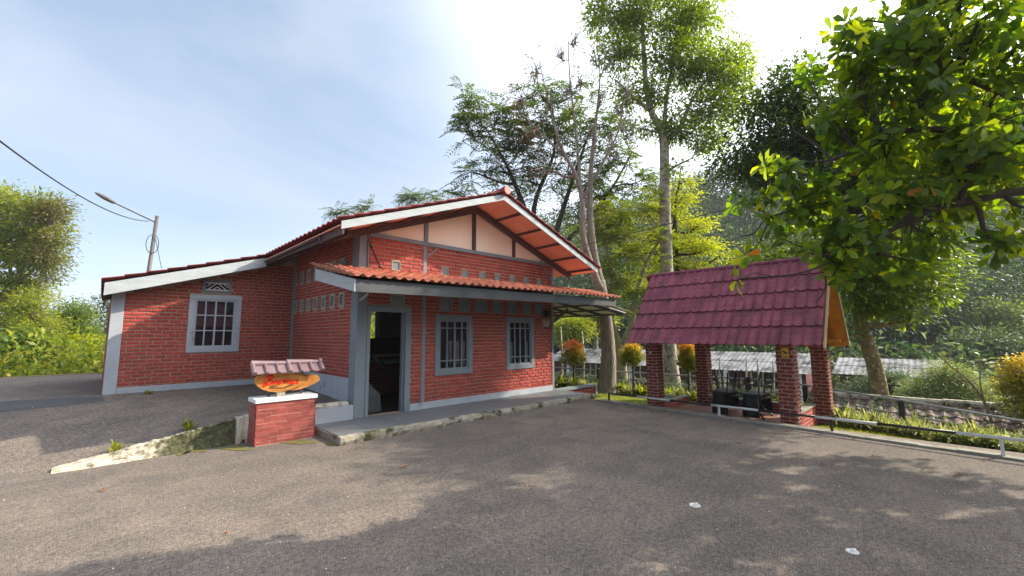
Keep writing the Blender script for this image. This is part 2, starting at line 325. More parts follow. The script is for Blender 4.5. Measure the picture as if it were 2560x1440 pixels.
def terrain():
    xs = np.concatenate([np.arange(-300, -20, 20), np.arange(-20, -4, 2), np.arange(-4, 3.6, .25), [3.69, 3.71], np.arange(4, 9.0, .25), [9.15, 9.52, 9.6], np.arange(9.8, 14, .3), np.arange(14, 30, 1), np.arange(30, 200, 5), np.arange(200, 401, 25)])
    ys = np.concatenate([np.arange(-300, -20, 20), np.arange(-20, -4, 2), np.arange(-4, 8.0, .4), [8.05, YB-.003, YB+.003], np.arange(8.4, 13, .3), np.arange(13, 30, 1), np.arange(30, 200, 5), np.arange(200, 401, 25)])
    X, Y = np.meshgrid(xs, ys); Z = hfun(X, Y)
    nx, ny = len(xs), len(ys); V = np.stack([X.ravel(), Y.ravel(), Z.ravel()], 1)
    i, j = np.meshgrid(np.arange(nx-1), np.arange(ny-1)); a = (j*nx+i).ravel(); F = np.stack([a, a+1, a+1+nx, a+nx], 1)
    return V, F
V_, F_ = terrain()
cx = V_[F_].mean(1)
gm = np.where((cx[:, 0] > 9.56), 1, 0)
gm = np.where((cx[:, 1] > 18.6-0.04*cx[:, 0]) | (cx[:, 0] < -22), 2, gm)
gm = np.where((gm == 1) & (cx[:, 0] > 13), 2, gm)
g = np_mesh('ground', V_, F_, rng.random(len(F_)), MAT['asphalt'])
g.data.materials.append(MAT['grass']); g.data.materials.append(MAT['soil'])
g.data.polygons.foreach_set('material_index', gm.astype(np.int32)); tag(g, kind='structure')
# darker patch of newer asphalt by the far left drive
mb = MB()
pp = [onz(x, y, .5) for x, y in ((0, 1004), (130, 990), (262, 976), (262, 995), (130, 1003), (0, 1026))]
def drape(poly, name, mat, dz=.005, sub=10, kind='structure', label=None):
    mbx = MB(); c = np.mean(poly, 0); n = len(poly)
    for k in range(n):
        a, b = np.array(poly[k]), np.array(poly[(k+1) % n])
        for i in range(sub):
            p0, p1 = a+(b-a)*i/sub, a+(b-a)*(i+1)/sub
            for j in range(6):
                q = [c+(p0-c)*j/6, c+(p0-c)*(j+1)/6, c+(p1-c)*(j+1)/6, c+(p1-c)*j/6]
                q = [(v[0], v[1], float(hfun(v[0], v[1]))+dz) for v in q]
                if j == 0: mbx.add([q[0], q[1], q[2]], [(0, 1, 2)])
                else: mbx.quad(*q)
    return tag(mbx.build(name, mat), label, kind=kind)
def ground_at(px, py):
    z = .2
    for _ in range(60):
        p = onz(px, py, z); z = z*.7+.3*float(hfun(p[0], p[1]))
    return np.array([p[0], p[1], float(hfun(p[0], p[1]))])
MAT['asphalt2'] = pmat('newer_dark_asphalt', (0.085, 0.086, 0.09), (0.06, 0.06, 0.064), 2, 0.9, 0.6, 60, 0.01)
drape([ground_at(*q)[:2] for q in ((-120, 1010), (0, 1004), (130, 996), (258, 993), (262, 1004), (120, 1018), (0, 1031), (-120, 1050))], 'asphalt_patch', MAT['asphalt2'])
# ------------------------------------------------------------ brickwork
def brickwall(mb, O, A, Nn, a0, a1, z0, z1, holes=(), top=None, course=.0775, bh=.056, bl=.205, gap=.019, out=.019, thick=.15, m_b=0, m_m=1, slab=True, phase=0.0, ch=.007):
    O = Vector(O); A = Vector(A); Nn = Vector(Nn); Zv = Vector((0, 0, 1))
    P = lambda a, z, n: O+A*a+Zv*(z-O.z)+Nn*n
    tf = top or (lambda a: z1)
    nrow = int((z1-z0)/course)+1
    for k in range(nrow):
        zb = z0+k*course+.010; zt = zb+bh
        if zt > z1: zt = z1
        if zt-zb < .02: continue
        a = a0-(bl+gap)*(0.5 if k % 2 else 0.0)-phase*(bl+gap)-random.uniform(0, .03)
        while a < a1:
            l = bl+random.uniform(-.012, .012); s, e = max(a+gap/2, a0+.004), min(a+gap/2+l, a1-.004); a += l+gap
            segs = [(s, e)]
            for (h0, h1, g0, g1) in holes:
                if zt > g0+.004 and zb < g1-.004:
                    ns = []
                    for (s_, e_) in segs:
                        if e_ <= h0 or s_ >= h1: ns.append((s_, e_)); continue
                        if s_ < h0-.012: ns.append((s_, h0-.004))
                        if e_ > h1+.012: ns.append((h1+.004, e_))
                    segs = ns
            for (s_, e_) in segs:
                if e_-s_ < .025: continue
                if min(tf(s_), tf(e_)) < zt: continue
                j = random.uniform(-.0025, .0025); o_ = out+random.uniform(-.003, .003); c = ch
                vs = [P(s_, zb+j, 0), P(e_, zb+j, 0), P(e_, zt+j, 0), P(s_, zt+j, 0), P(s_+c, zb+c+j, o_), P(e_-c, zb+c+j, o_), P(e_-c, zt-c+j, o_), P(s_+c, zt-c+j, o_)]
                mb.add(vs, [(4, 5, 6, 7), (0, 1, 5, 4), (1, 2, 6, 5), (2, 3, 7, 6), (3, 0, 4, 7)], m_b)
    if slab:
        as_ = sorted(set([a0, a1]+[v for h in holes for v in h[:2] if a0 < v < a1]+([a0+(a1-a0)*i/8 for i in range(9)] if top else [])))
        zs = sorted(set([z0, z1]+[v for h in holes for v in h[2:] if z0 < v < z1]))
        for i in range(len(as_)-1):
            for j in range(len(zs)-1):
                p, q, g, h = as_[i], as_[i+1], zs[j], zs[j+1]; cm, cz_ = (p+q)/2, (g+h)/2
                if any(H[0] < cm < H[1] and H[2] < cz_ < H[3] for H in holes): continue
                for n_ in (0, -thick):
                    vs = [P(p, g, n_), P(q, g, n_), P(q, min(h, tf(q)), n_), P(p, min(h, tf(p)), n_)]
                    if vs[2].z > vs[1].z or vs[3].z > vs[0].z: mb.add(vs, [(0, 1, 2, 3)], m_m)
        for (h0, h1, g0, g1) in holes:
            for (a_, b_) in (((h0, g0), (h1, g0)), ((h1, g0), (h1, g1)), ((h1, g1), (h0, g1)), ((h0, g1), (h0, g0))):
                mb.add([P(a_[0], a_[1], 0), P(b_[0], b_[1], 0), P(b_[0], b_[1], -thick), P(a_[0], a_[1], -thick)], [(0, 1, 2, 3)], m_m)
        for (p, g, q, h) in ((a0, z0, a0, tf(a0)), (a1, z0, a1, tf(a1)), (a0, tf(a0), a1, tf(a1))):
            mb.add([P(p, g, 0), P(q, h, 0), P(q, h, -thick), P(p, g, -thick)], [(0, 1, 2, 3)], m_m)
def tileroof(mb, O, A, Dn, width, length, period=.2, course=.27, amp=.022, step=.018, thick=.014, prof='wave', m=0, sub=0):
    """wavy tiled sheet; O upper corner, A across, Dn down the slope"""
    O = Vector(O); A = Vector(A).normalized(); Dn = Vector(Dn).normalized(); Nn = A.cross(Dn)
    if Nn.z < 0: Nn = -Nn
    na = max(2, int(round(width/period))*8); rows = []
    nc = max(1, int(round(length/course))); cl_ = length/nc
    def pr(a):
        t = (a/period) % 1.0
        if prof == 'wave': return amp*(0.5+0.5*math.cos(2*PI*t))**1.3*2-amp*.3
        if prof == 'rib': return amp*2*max(0, math.cos((t-.5)*2*PI*1.0))**4
        return amp*math.cos(2*PI*t)
    for k in range(nc):
        rows.append((k*cl_, 0.0 if k else 0.0)); rows.append(((k+1)*cl_, step))
    base = len(mb.v); n1 = na+1
    for side in (0, 1):
        for (d, s_) in rows:
            for i in range(n1):
                a = width*i/na; h = pr(a)+s_-(thick if side else 0)
                mb.v.append(tuple(O+A*a+Dn*d+Nn*h))
    R = len(rows)
    for side in (0, 1):
        b0 = base+side*R*n1
        for r_ in range(R-1):
            for i in range(na):
                f = (b0+r_*n1+i, b0+r_*n1+i+1, b0+(r_+1)*n1+i+1, b0+(r_+1)*n1+i)
                mb.f.append(f); mb.m.append(m); mb.r.append(((i*8//8)//8*0.37+r_//2*0.61+((i//8)*7919 % 13)/13) % 1)
    b1 = base+R*n1
    for i in range(na):
        for r_ in (0, R-1):
            mb.f.append((base+r_*n1+i, base+r_*n1+i+1, b1+r_*n1+i+1, b1+r_*n1+i)); mb.m.append(m); mb.r.append(.5)
    for r_ in range(R-1):
        for i in (0, na):
            mb.f.append((base+r_*n1+i, base+(r_+1)*n1+i, b1+(r_+1)*n1+i, b1+r_*n1+i)); mb.m.append(m); mb.r.append(.5)

# ------------------------------------------------------------ the house
YF, XS, XR, YW = 8.06, 3.60, 9.52, 12.06      # front wall, side wall, right end, wing wall
ZP = .12                                       # platform top
house = thing('brick_house', 'single-storey red brick house with gabled tiled roof, grey trim and open doorway', 'house', (3.6, 8.06, 0))
SL, ZR, XRG = .36, 5.00, 6.57                  # roof slope, ridge height, ridge x
roofz = lambda x: ZR-SL*abs(x-XRG)
# front wall
low_x = [ony(1080+p/4.8, 779, YF)[0] for p in (90, 235, 315, 450, 520, 655, 725, 840, 905, 1015, 1080, 1178, 1238, 1335)]
low = [(low_x[i], low_x[i+1], 2.25, 2.56) for i in range(0, 14, 2)]
dv = (4.30, 4.62, 2.31, 2.56)
upv = [(a, a+.20, 3.08, 3.28) for a in (4.30, 5.56, 6.14, 6.70, 7.22, 7.76, 8.29, 8.84)]
door = (3.79, 4.79, ZP, 2.31)
w1 = (5.43, 6.46, .82, 2.15); w2 = (7.63, 8.66, .82, 2.16)
mb = MB()
holesf = [(h[0]-XS, h[1]-XS, h[2], h[3]) for h in [door, w1, w2, dv]+low+upv]
brickwall(mb, (XS, YF, ZP), (1, 0, 0), (0, -1, 0), 0.19, XR-XS, ZP+.02, 3.72, holesf, course=.0815, bh=.060, bl=.212)
wf = mb.build('front_wall', [MAT['brick'], MAT['mortar']], house)
# side wall
mb = MB()
sv = []
ed = [(250,308),(362,425),(478,548),(598,682),(745,828),(900,990),(1062,1165)]
for a_, b_ in ed:
    ya, yb = onx(700+b_/7.2, 770, XS)[1], onx(700+a_/7.2, 770, XS)[1]; sv.append((ya, yb, 2.31, 2.61))
sv2 = []
for a_, b_ in ((290,325),(375,442),(495,565),(620,680),(740,850),(920,1003),(1075,1175)):
    ya, yb = onx(700+b_/7.2, 680, XS)[1], onx(700+a_/7.2, 680, XS)[1]; sv2.append((ya, yb, 3.02, 3.34))
brickwall(mb, (XS, YW, .4), (0, -1, 0), (-1, 0, 0), 0, YW-YF-.26, .42, 3.86, [(YW-h[1], YW-h[0], h[2], h[3]) for h in sv+sv2], course=.0735, bh=.054)
mb.build('side_wall', [MAT['brick'], MAT['mortar']], house)
# wing wall
wtop = lambda a: min(2.60+.314*(a), 3.75)
ww = (1.42, 2.41, 1.355, 2.66); wv = (1.63, 2.20, 2.73, 3.03)
mb = MB()
brickwall(mb, (.13, YW, .5), (1, 0, 0), (0, -1, 0), .18, XS-.13, .53, 3.75, [(h[0]-.13, h[1]-.13, h[2], h[3]) for h in (ww, wv)], top=wtop, course=.0775, bh=.056)
mb.build('wing_wall', [MAT['brick'], MAT['mortar']], house)
# the other outer walls
mb = MB()
brickwall(mb, (.13, 16.5, .5), (0, -1, 0), (-1, 0, 0), 0, 16.5-YW, .5, 2.6, [], course=.0775)
brickwall(mb, (XR, YF, -.3), (0, 1, 0), (1, 0, 0), 0, 16.5-YF, -.3, 3.75, [], course=.0815, bh=.06)
mb.build('outer_wall', [MAT['brick'], MAT['mortar']], house)
mb = MB()
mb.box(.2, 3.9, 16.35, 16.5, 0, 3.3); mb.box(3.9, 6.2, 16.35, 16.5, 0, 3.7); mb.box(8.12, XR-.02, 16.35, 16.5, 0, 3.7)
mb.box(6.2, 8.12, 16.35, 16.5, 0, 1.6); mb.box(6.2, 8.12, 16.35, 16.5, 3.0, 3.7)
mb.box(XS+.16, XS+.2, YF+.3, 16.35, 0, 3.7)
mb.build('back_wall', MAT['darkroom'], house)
# trim posts
def post(name, *b, m='grey', bev=.006):
    q = MB(); q.box(*b); return q.build(name, MAT[m], house, bevel=bev)
post('corner_post', 3.575, 3.785, YF-.03, YF+.27, ZP, 3.82)
post('corner_post', 3.56, 3.62, YF+.245, YF+.275, .42, .87, m='greypl')
post('trim_post', 5.06, 5.155, YF-.022, YF, .265, 3.72)
post('trim_post', XR-.075, XR+.02, YF-.022, YF+.1, ZP, 3.72)
post('trim_post', XS-.028, XS, YW-.20, YW-.02, .53, 3.95)
q = MB(); q.box(.11, .315, YW-.03, YW+.2, .42, 2.72); q.build('corner_post', MAT['greypl'], house, bevel=.006)
q = MB(); q.box(4.795, XR-.08, YF-.03, YF, ZP, .262); q.build('plinth', MAT['greypl'], house)
q = MB(); q.box(XS-.028, XS, YF+.275, YW-.03, .30, .868); q.build('plinth', MAT['greypl'], house)
q = MB(); q.box(.32, XS-.03, YW-.03, YW, .42, .655); q.build('plinth', MAT['greypl'], house)
# glass blocks
def ventblock(h, side='f', deep=.10):
    a0, a1, z0, z1 = h; f = MB(); g_ = MB(); w = .045 if z1-z0 > .25 else .016
    def bx(q, p0, p1, c0, c1, d0, d1):
        if side == 'f': q.box(p0, p1, YF-d1, YF-d0, c0, c1)
        else: q.box(XS-d1, XS-d0, p0, p1, c0, c1)
    o_ = .016
    bx(f, a0, a1, z0, z0+w, -.05, o_); bx(f, a0, a1, z1-w, z1, -.05, o_); bx(f, a0, a0+w, z0+w, z1-w, -.05, o_); bx(f, a1-w, a1, z0+w, z1-w, -.05, o_)
    fr_ = f.build('vent_block', MAT['ventside'] if w < .03 else (MAT['grey'] if side == 'f' else MAT['ventside']), house)
    bx(g_, a0+w, a1-w, z0+w, z1-w, -.05, -.025 if w > .03 else -.005); g_.build('glass', MAT['block'], fr_)
for h in low+[dv]+upv: ventblock(h)
for h in sv+sv2: ventblock(h, 's')
# windows
def window(h, Y, hb, vb, name='window', bw=.10, m='grey'):
    x0, x1, z0, z1 = h; f = MB(); o_ = .035
    f.box(x0-.02, x1+.02, Y-o_, Y+.05, z0-.02, z0+bw); f.box(x0-.02, x1+.02, Y-o_, Y+.05, z1-bw, z1+.02)
    f.box(x0-.02, x0+bw, Y-o_, Y+.05, z0+bw, z1-bw); f.box(x1-bw, x1+.02, Y-o_, Y+.05, z0+bw, z1-bw)
    wdo = f.build(name, MAT[m], house, bevel=.005)
    s = MB(); i0, i1, j0, j1 = x0+bw, x1-bw, z0+bw, z1-bw; t = .035
    for a in (i0+t/2, i1-t/2): s.box(a-t/2, a+t/2, Y-.012, Y+.03, j0, j1)
    for a in (j0+t/2, j1-t/2): s.box(i0+t, i1-t, Y-.012, Y+.03, a-t/2, a+t/2)
    for k, a in enumerate(vb): ww_ = .036 if k == len(vb)//2 else .026; xx = i0+(i1-i0)*a; s.box(xx-ww_/2, xx+ww_/2, Y-.014, Y+.024, j0+t, j1-t)
    for a in hb: zz = j0+(j1-j0)*a; s.box(i0+t, i1-t, Y-.018, Y+.020, zz-.013, zz+.013)
    s.build('sash', MAT[m], wdo)
    g_ = MB(); g_.box(i0, i1, Y+.032, Y+.038, j0, j1); g_.build('pane', MAT['glass'], wdo)
    return wdo
window(w1, YF, (.18, .84), (.26, .52, .77)); window(w2, YF, (.18, .84), (.26, .5, .75))
window(ww, YW, (.345, .67), (.255, .5, .745), m='greypl')
# wing vent grille
f = MB(); x0, x1, z0, z1 = wv; b_ = .06
f.box(x0, x1, YW-.02, YW+.03, z0, z0+b_); f.box(x0, x1, YW-.02, YW+.03, z1-b_, z1); f.box(x0, x0+b_, YW-.02, YW+.03, z0+b_, z1-b_); f.box(x1-b_, x1, YW-.02, YW+.03, z0+b_, z1-b_)
vg = f.build('vent_grille', MAT['grey'], house)
f = MB(); a0, a1, c0, c1 = x0+b_, x1-b_, z0+b_, z1-b_; mid = (a0+a1)/2; yy = YW-.005
for (p, q_) in (((a0, c0), (a0, c1)), ((a1, c0), (a1, c1)), ((a0, c0+.01), (a1, c0+.01)), ((a0, c1-.01), (a1, c1-.01)), ((mid, c0), (mid, c1))):
    f.beam((p[0], yy, p[1]), (q_[0], yy, q_[1]), .018, .022)
for s in (-1, 1):
    for (da, db, e0, e1) in ((.20, 0.0, 0, 1), (.10, 0, 0, .5), (.20, .10, .5, 1)):
        f.beam((mid+s*da, yy-.001, c0+(c1-c0)*e0), (mid+s*db, yy-.001, c0+(c1-c0)*e1), .016, .016)
f.build('grille_bars', MAT['white'], vg)
f = MB(); f.box(a0, a1, YW+.05, YW+.06, c0, c1); f.build('backing', MAT['darkroom'], vg)
# door frame
f = MB()
f.box(3.79, 3.865, YF-.035, YF+.10, ZP, 2.31); f.box(4.655, 4.79, YF-.035, YF+.10, ZP, 2.31); f.box(3.865, 4.655, YF-.035, YF+.10, 2.19, 2.31)
f.box(4.615, 4.655, YF+.02, YF+.12, ZP, 2.19)
f.build('door_frame', MAT['grey'], house, bevel=.006)
# interior seen through the doorway
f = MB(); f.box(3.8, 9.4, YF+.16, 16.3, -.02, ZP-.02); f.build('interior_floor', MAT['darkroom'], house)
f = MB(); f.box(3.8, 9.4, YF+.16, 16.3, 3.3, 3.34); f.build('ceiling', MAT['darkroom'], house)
f = MB()
p1, p2 = ony(914, 878, 11.0), ony(1006, 868, 11.0)
brickwall(f, (3.8, 11.0, .1), (1, 0, 0), (0, -1, 0), 0, 4.2, .1, p1[2]-.10, [])
hw = f.build('half_wall', [MAT['brick'], MAT['darkroom']], house)
f = MB(); f.box(3.8, 8.0, 10.9, 11.2, p1[2]-.16, p1[2]-.10); f.build('coping', MAT['white'], hw)
f = MB(); a_, b_ = ony(948, 782, 14.0), ony(1000, 842, 14.0); f.box(a_[0], b_[0], 14.0, 14.04, b_[2], a_[2]); f.build('notice_board', MAT['cloth'], house)
f = MB(); a_, b_ = ony(958, 903, 10.0), ony(1008, 925, 10.0); f.box(a_[0], b_[0]+.5, 9.9, 10.9, a_[2]-.06, a_[2]); f.build('counter', MAT['cloth'], house)
f = MB()
a_, b_ = ony(917, 868, 9.2), ony(1008, 958, 9.2)
f.beam((a_[0]-.6, 9.2, a_[2]+.45), (b_[0]+.5, 9.2, b_[2]-.5), .05, .05)
for k in range(7):
    t = k/6; f.beam((a_[0]+(b_[0]-a_[0])*t, 9.2, a_[2]+(b_[2]-a_[2])*t), (a_[0]+(b_[0]-a_[0])*t, 9.2, ZP), .10, .03)
f.build('stair_rail', MAT['black'], house)
f = MB(); a_, b_, c_ = ony(914, 948, 8.5), ony(944, 985, 8.5), ony(950, 1033, 8.5)
f.prism([(3.85, ZP), (c_[0], ZP), (b_[0]+.03, b_[2]), (a_[0]-.02, a_[2])], lambda u, v, t: (u, t, v), 8.45, 8.62); f.build('stair_parapet', MAT['fascia'], house)
# gable: panel, tie beam, chords, posts
f = MB(); hb = 3.80
f.prism([(3.80, hb), (9.5, hb), (XRG, roofz(XRG)-.14)], lambda u, v, t: (u, t, v), YF-.004, YF+.06); f.build('gable_panel', MAT['cream'], house)
f = MB(); f.box(3.79, XR, YF-.05, YF+.06, 3.715, 3.80); f.build('tie_beam', MAT['grey'], house)
for s in (-1, 1):
    f = MB(); xe = XRG+s*3.78; f.beam((XRG+s*.0, YF-.07, roofz(XRG)-.17), (xe, YF-.07, roofz(xe)-.17), .10, .13); f.build('rafter', MAT['brown'], house)
f = MB(); f.box(6.46, 6.56, YF-.045, YF-.005, hb, roofz(6.5)-.2); f.build('king_post', MAT['brown'], house)
for x_ in (5.12, 7.90): f = MB(); f.box(x_-.045, x_+.045, YF-.045, YF-.005, hb, roofz(x_)-.2); f.build('gable_post', MAT['grey' if x_ < 6 else 'brown'], house)
f = MB(); f.beam((5.16, YF-.04, 3.48), (5.42, YF-.04, 3.70), .04, .03); f.build('brace', MAT['grey'], house)
f = MB(); f.beam((9.42, YF-.04, 3.3), (9.10, YF-.04, 3.62), .04, .03); f.build('brace', MAT['grey'], house)
# soffit, purlins, bargeboards
YO, YE = 7.0, 16.9
for s in (-1, 1):
    xe = XRG+s*3.82; f = MB()
    f.prism([(XRG, roofz(XRG)-.075), (xe, roofz(xe)-.075), (xe, roofz(xe)-.055), (XRG, roofz(XRG)-.055)], lambda u, v, t: (u, t, v), YO+.03, YE); f.build('soffit', MAT['salmon'], house)
    for k in range(5):
        d = .62+k*.74; x_ = XRG+s*d; f = MB(); f.beam((x_, YO+.03, roofz(x_)-.105), (x_, YF+.02, roofz(x_)-.105), .05, .06); f.build('purlin', MAT['brown'], house)
    f = MB(); xb = XRG+s*3.78
    f.prism([(XRG, roofz(XRG)-.135), (xb, roofz(xb)-.135), (xb, roofz(xb)+.005), (XRG, roofz(XRG)+.005)], lambda u, v, t: (u, t, v), YO, YO+.028); f.build('bargeboard', MAT['board'], house)
f = MB(); f.beam((2.83, YO+.02, roofz(2.83)-.16), (2.83, 11.5, roofz(2.83)-.12), .035, .13); f.build('eave_board', MAT['brown'], house)
f = MB(); f.beam((3.05, YO+.3, roofz(3.05)-.2), (3.05, 12.0, roofz(3.05)-.2), .05, .09); f.build('eave_beam', MAT['brown'], house)
f = MB(); f.prism([(2.75, roofz(2.75)-.12), (3.62, roofz(3.62)-.12), (3.62, roofz(3.62)-.10), (2.75, roofz(2.75)-.10)], lambda u, v, t: (u, t, v), YF, 12.1); f.build('soffit', MAT['brown'], house)
for s in (-1, 1):
    f = MB(); tileroof(f, (XRG, YO-.05, ZR+.04), (0, 1, 0), (s, 0, -SL), YE-YO, 4.14 if s > 0 else 4.08, period=.24, course=.30, amp=.016, step=.02)
    f.build('roof', MAT['tile_red'], house, smooth=False)
f = MB(); n = 20
for k in range(n):
    a = YO-.10+k*.5; f.tube([(XRG, a, ZR+.075), (XRG, a+.52, ZR+.06)], [.105, .088], 14)
f.build('ridge_tile', MAT['tile_red'], house, smooth=False)
f = MB(); f.tube([(XRG, YO-.13, ZR+.075), (XRG, YO-.095, ZR+.075)], [.095, .095], 18); f.build('ridge_cap', pmat('pink_ridge_cap', (0.55, 0.22, 0.20), (0.5, 0.2, 0.18), 5, .6, 0), house)
# wing roof
zw = lambda x: 2.77+.305*(x+.02)
f = MB(); f.prism([(-.02, zw(-.02)-.25), (2.80, zw(2.8)-.22), (2.80, zw(2.8)), (-.02, zw(-.02))], lambda u, v, t: (u, t, v), 11.55, 11.58); f.build('bargeboard', MAT['board'], house)
f = MB(); tileroof(f, (2.92, 11.50, zw(2.92)+.05), (0, 1, 0), (-1, 0, -.305), 5.4, 3.12, period=.24, course=.33, amp=.016, step=.026); f.build('wing_roof', MAT['tile_red'], house)
f = MB(); f.prism([(-.05, zw(-.05)-.04), (2.9, zw(2.9)-.04), (2.9, zw(2.9)-.02), (-.05, zw(-.05)-.02)], lambda u, v, t: (u, t, v), 11.585, 16.8); f.build('soffit', MAT['brown'], house)
f = MB(); f.beam((.0, 11.6, zw(0)-.16), (.0, 16.8, zw(0)-.16), .03, .16); f.build('eave_board', MAT['brown'], house)
# canopy over the entrance platform
can = MB(); zc0, zc1 = 2.99, 2.67   # at wall, at eave (left end)
O = Vector((2.93, 6.86, zc1+.03)); up_ = Vector((0, YF-6.86, zc0-zc1)); wid = 8.32
# slightly sagging line: the right end sits 10 cm higher, as measured
rise = .10
Aax = Vector((wid, -.04, rise))
tileroof(can, O+up_, Aax, -up_, Aax.length, up_.length, period=.198, course=.26, amp=.027, step=.026)
can.build('canopy_roof', MAT['tile'], house)
f = MB(); f.beam((3.06, 6.965, 2.555), (11.14, 6.93, 2.665), .035, .215); f.build('canopy_fascia', MAT['fascia'], house)
f = MB(); f.prism([(6.955, 2.45), (6.955, 2.665), (8.85, 3.06), (8.85, 2.83)], lambda u, v, t: (t, u, v), 3.03, 3.06); f.build('canopy_side_board', MAT['board'], house)
f = MB(); tileroof(f, (2.93, 8.06, 3.03), (0, 1, 0), (-1, 0, 0), .02, .02, period=.2); 
f = MB(); O2 = Vector((2.93, 6.86, zc1+.03))
sdir = Vector((0, 2.0, .43)); tileroof(f, O2+sdir, (1, 0, 0), -sdir, .62, sdir.length, period=.198, course=.26, amp=.027, step=.026); f.build('canopy_roof', MAT['tile'], house)
f = MB(); f.prism([(6.98, 2.60), (8.05, 2.90), (8.05, 2.885), (6.98, 2.585)], lambda u, v, t: (t, u, v), 3.08, 11.1); f.build('canopy_soffit', MAT['fascia'], house)
f = MB(); f.beam((3.68, 7.05, 2.46), (3.68, 8.0, 1.98), .05, .06); 
f = MB(); f.beam(ony(899, 752, 7.6), ony(922, 733, 7.4), .03, .035); f.build('brace', MAT['ventside'], house)
# side canopy beyond the right end of the house
sc_ = MB()
f = MB(); tileroof(f, (9.62, 7.06, 2.78), (0, 1, 0), (1, 0, -.14), 3.4, 2.45, period=.22, course=.3, amp=.014, step=.016); f.build('side_canopy_roof', MAT['curb'], house)
f = MB(); f.prism([(9.56, 2.73), (11.95, 2.40), (11.95, 2.385), (9.56, 2.715)], lambda u, v, t: (u, t, v), 7.08, 10.4); f.build('side_canopy_soffit', MAT['white'], house)
for y_ in (7.2, 8.0, 8.85, 9.7, 10.3):
    f = MB(); f.beam((9.56, y_, 2.68), (12.0, y_, 2.345), .05, .07); f.build('rafter', MAT['fascia'], house)
for x_ in (10.3, 11.1, 11.9):
    f = MB(); f.beam((x_, 7.1, 2.73-.138*(x_-9.56)-.06), (x_, 10.4, 2.73-.138*(x_-9.56)-.06), .04, .05); f.build('purlin', MAT['fascia'], house)
f = MB(); f.beam((9.55, 8.3, 1.95), (10.55, 8.3, 2.50), .06, .08); f.build('brace', MAT['fascia'], house)
f = MB(); f.beam((9.55, 10.0, 1.95), (10.55, 10.0, 2.50), .06, .08); f.build('brace', MAT['fascia'], house)
# electric meter and cables on the house
mx_, mz_ = ony(1359, 806, YF)[0], ony(1359, 806, YF)[2]
mt = thing('electric_meter', 'small beige electricity meter with loose cables high on the front brick wall', 'meter', (mx_, YF-.06, mz_))
f = MB(); f.box(mx_-.09, mx_+.10, YF-.06, YF-.015, mz_-.14, mz_+.12); f.build('backboard', MAT['woodpale'], mt)
f = MB(); f.tube([(mx_, YF-.17, mz_+.0), (mx_, YF-.06, mz_)], [.075, .09], 16); f.box(mx_-.07, mx_+.07, YF-.12, YF-.061, mz_-.13, mz_-.03); f.build('meter_case', MAT['meter'], mt)
f = MB(); f.box(mx_-.04, mx_+.04, YF-.175, YF-.168, mz_-.0, mz_+.03); f.build('dial', MAT['black'], mt)
f = MB(); f.box(mx_+.02, mx_+.16, YF-.13, YF-.015, mz_+.16, mz_+.34); f.build('junction_box', MAT['black'], mt)
f = MB()
for k in range(5):
    x_ = mx_-.05+.04*k; f.tube([(x_, YF-.03, mz_+.34), (x_-.04+.02*k, YF-.1, mz_+.22), (x_+random.uniform(-.05, .05), YF-.12, mz_+.1), (x_+.03, YF-.08, mz_-.05), (x_-.02+.02*k, YF-.09, mz_-.2), (x_+.04, YF-.03, mz_-.12)], .007, 5)
f.build('cable', MAT['black'], mt)
def cable(pts, r=.01, label='', sag=0, name='cable', mat='black', n=14):
    P_ = []
    pts = [np.array(p, float) for p in pts]
    for i in range(len(pts)-1):
        for k in range(n):
            t = k/n; p = pts[i]*(1-t)+pts[i+1]*t; p = p.copy(); p[2] -= sag*4*t*(1-t); P_.append(p)
    P_.append(pts[-1]); f = MB(); f.tube(P_, r, 5); o = f.build(name, MAT[mat], base=tuple(P_[0])); return tag(o, label, 'cable')
yy = YF-.03
cable([ony(917, 570, yy), ony(921, 600, yy), ony(935, 632, yy), ony(950, 665, yy), ony(966, 682, yy)], .012, 'black cable drooping down the upper left brickwork onto the canopy', n=5)
cable([ony(919, 600, yy-.01), ony(918, 665, yy-.01), ony(928, 676, yy-.01)], .009, 'thin black wire beside the grey corner post above the canopy', n=4)
cable([ony(1371, 640, yy), ony(1352, 652, yy), ony(1350, 680, yy), ony(1360, 722, yy)], .009, 'thin black wire hanging at the upper right end of the brick gable wall', n=4)
# platform
pl = thing('entrance_platform', 'low grey tiled concrete platform with mossy edge in front of the doorway', 'platform', (2.85, 6.75, 0))
f = MB(); x_ = 2.83; xs_ = [2.83+.6*k for k in range(12)]; xs_[-1] = 9.62
for i in range(11):
    for j in range(3):
        y0_, y1_ = 6.86+.4*j, 6.86+.4*(j+1)-.006
        f.box(xs_[i], xs_[i+1]-.006, y0_, min(y1_, 8.055), ZP-.012, ZP)
f.build('floor_tile', MAT['floor'], pl)
f = MB()
def roughbox(mbx, x0, x1, y0, y1, z0, z1, nx=40, amp=.02, m=0):
    for face in range(2):
        pass
    nz_ = 4; prev = None
    prof = [(y0, z0), (y0-.01, z0+(z1-z0)*.5), (y0+.005, z1-.01), (y0+.03, z1), (y1, z1), (y1, z0)]
    base = len(mbx.v); k = len(prof)
    for i in range(nx+1):
        x = x0+(x1-x0)*i/nx
        for (py_, pz_) in prof: mbx.v.append((x+random.uniform(-1, 1)*amp*.2, py_+(random.uniform(-1, 1)*amp if py_ < y1-.001 else 0), pz_+(random.uniform(-.5, .2)*amp if pz_ > z0 else 0)))
    for i in range(nx):
        for j in range(k):
            a, b = base+i*k+j, base+i*k+(j+1) % k; mbx.f.append((a, b, b+k, a+k)); mbx.m.append(m); mbx.r.append(random.random())
    for e in (0, nx): mbx.f.append(tuple(base+e*k+j for j in range(k))); mbx.m.append(m); mbx.r.append(.5)
roughbox(f, 2.80, 9.65, 6.72, 6.86, -.01, ZP+.001, 110, .014)
f.box(2.81, 9.64, 6.861, 8.05, -.01, ZP-.013)
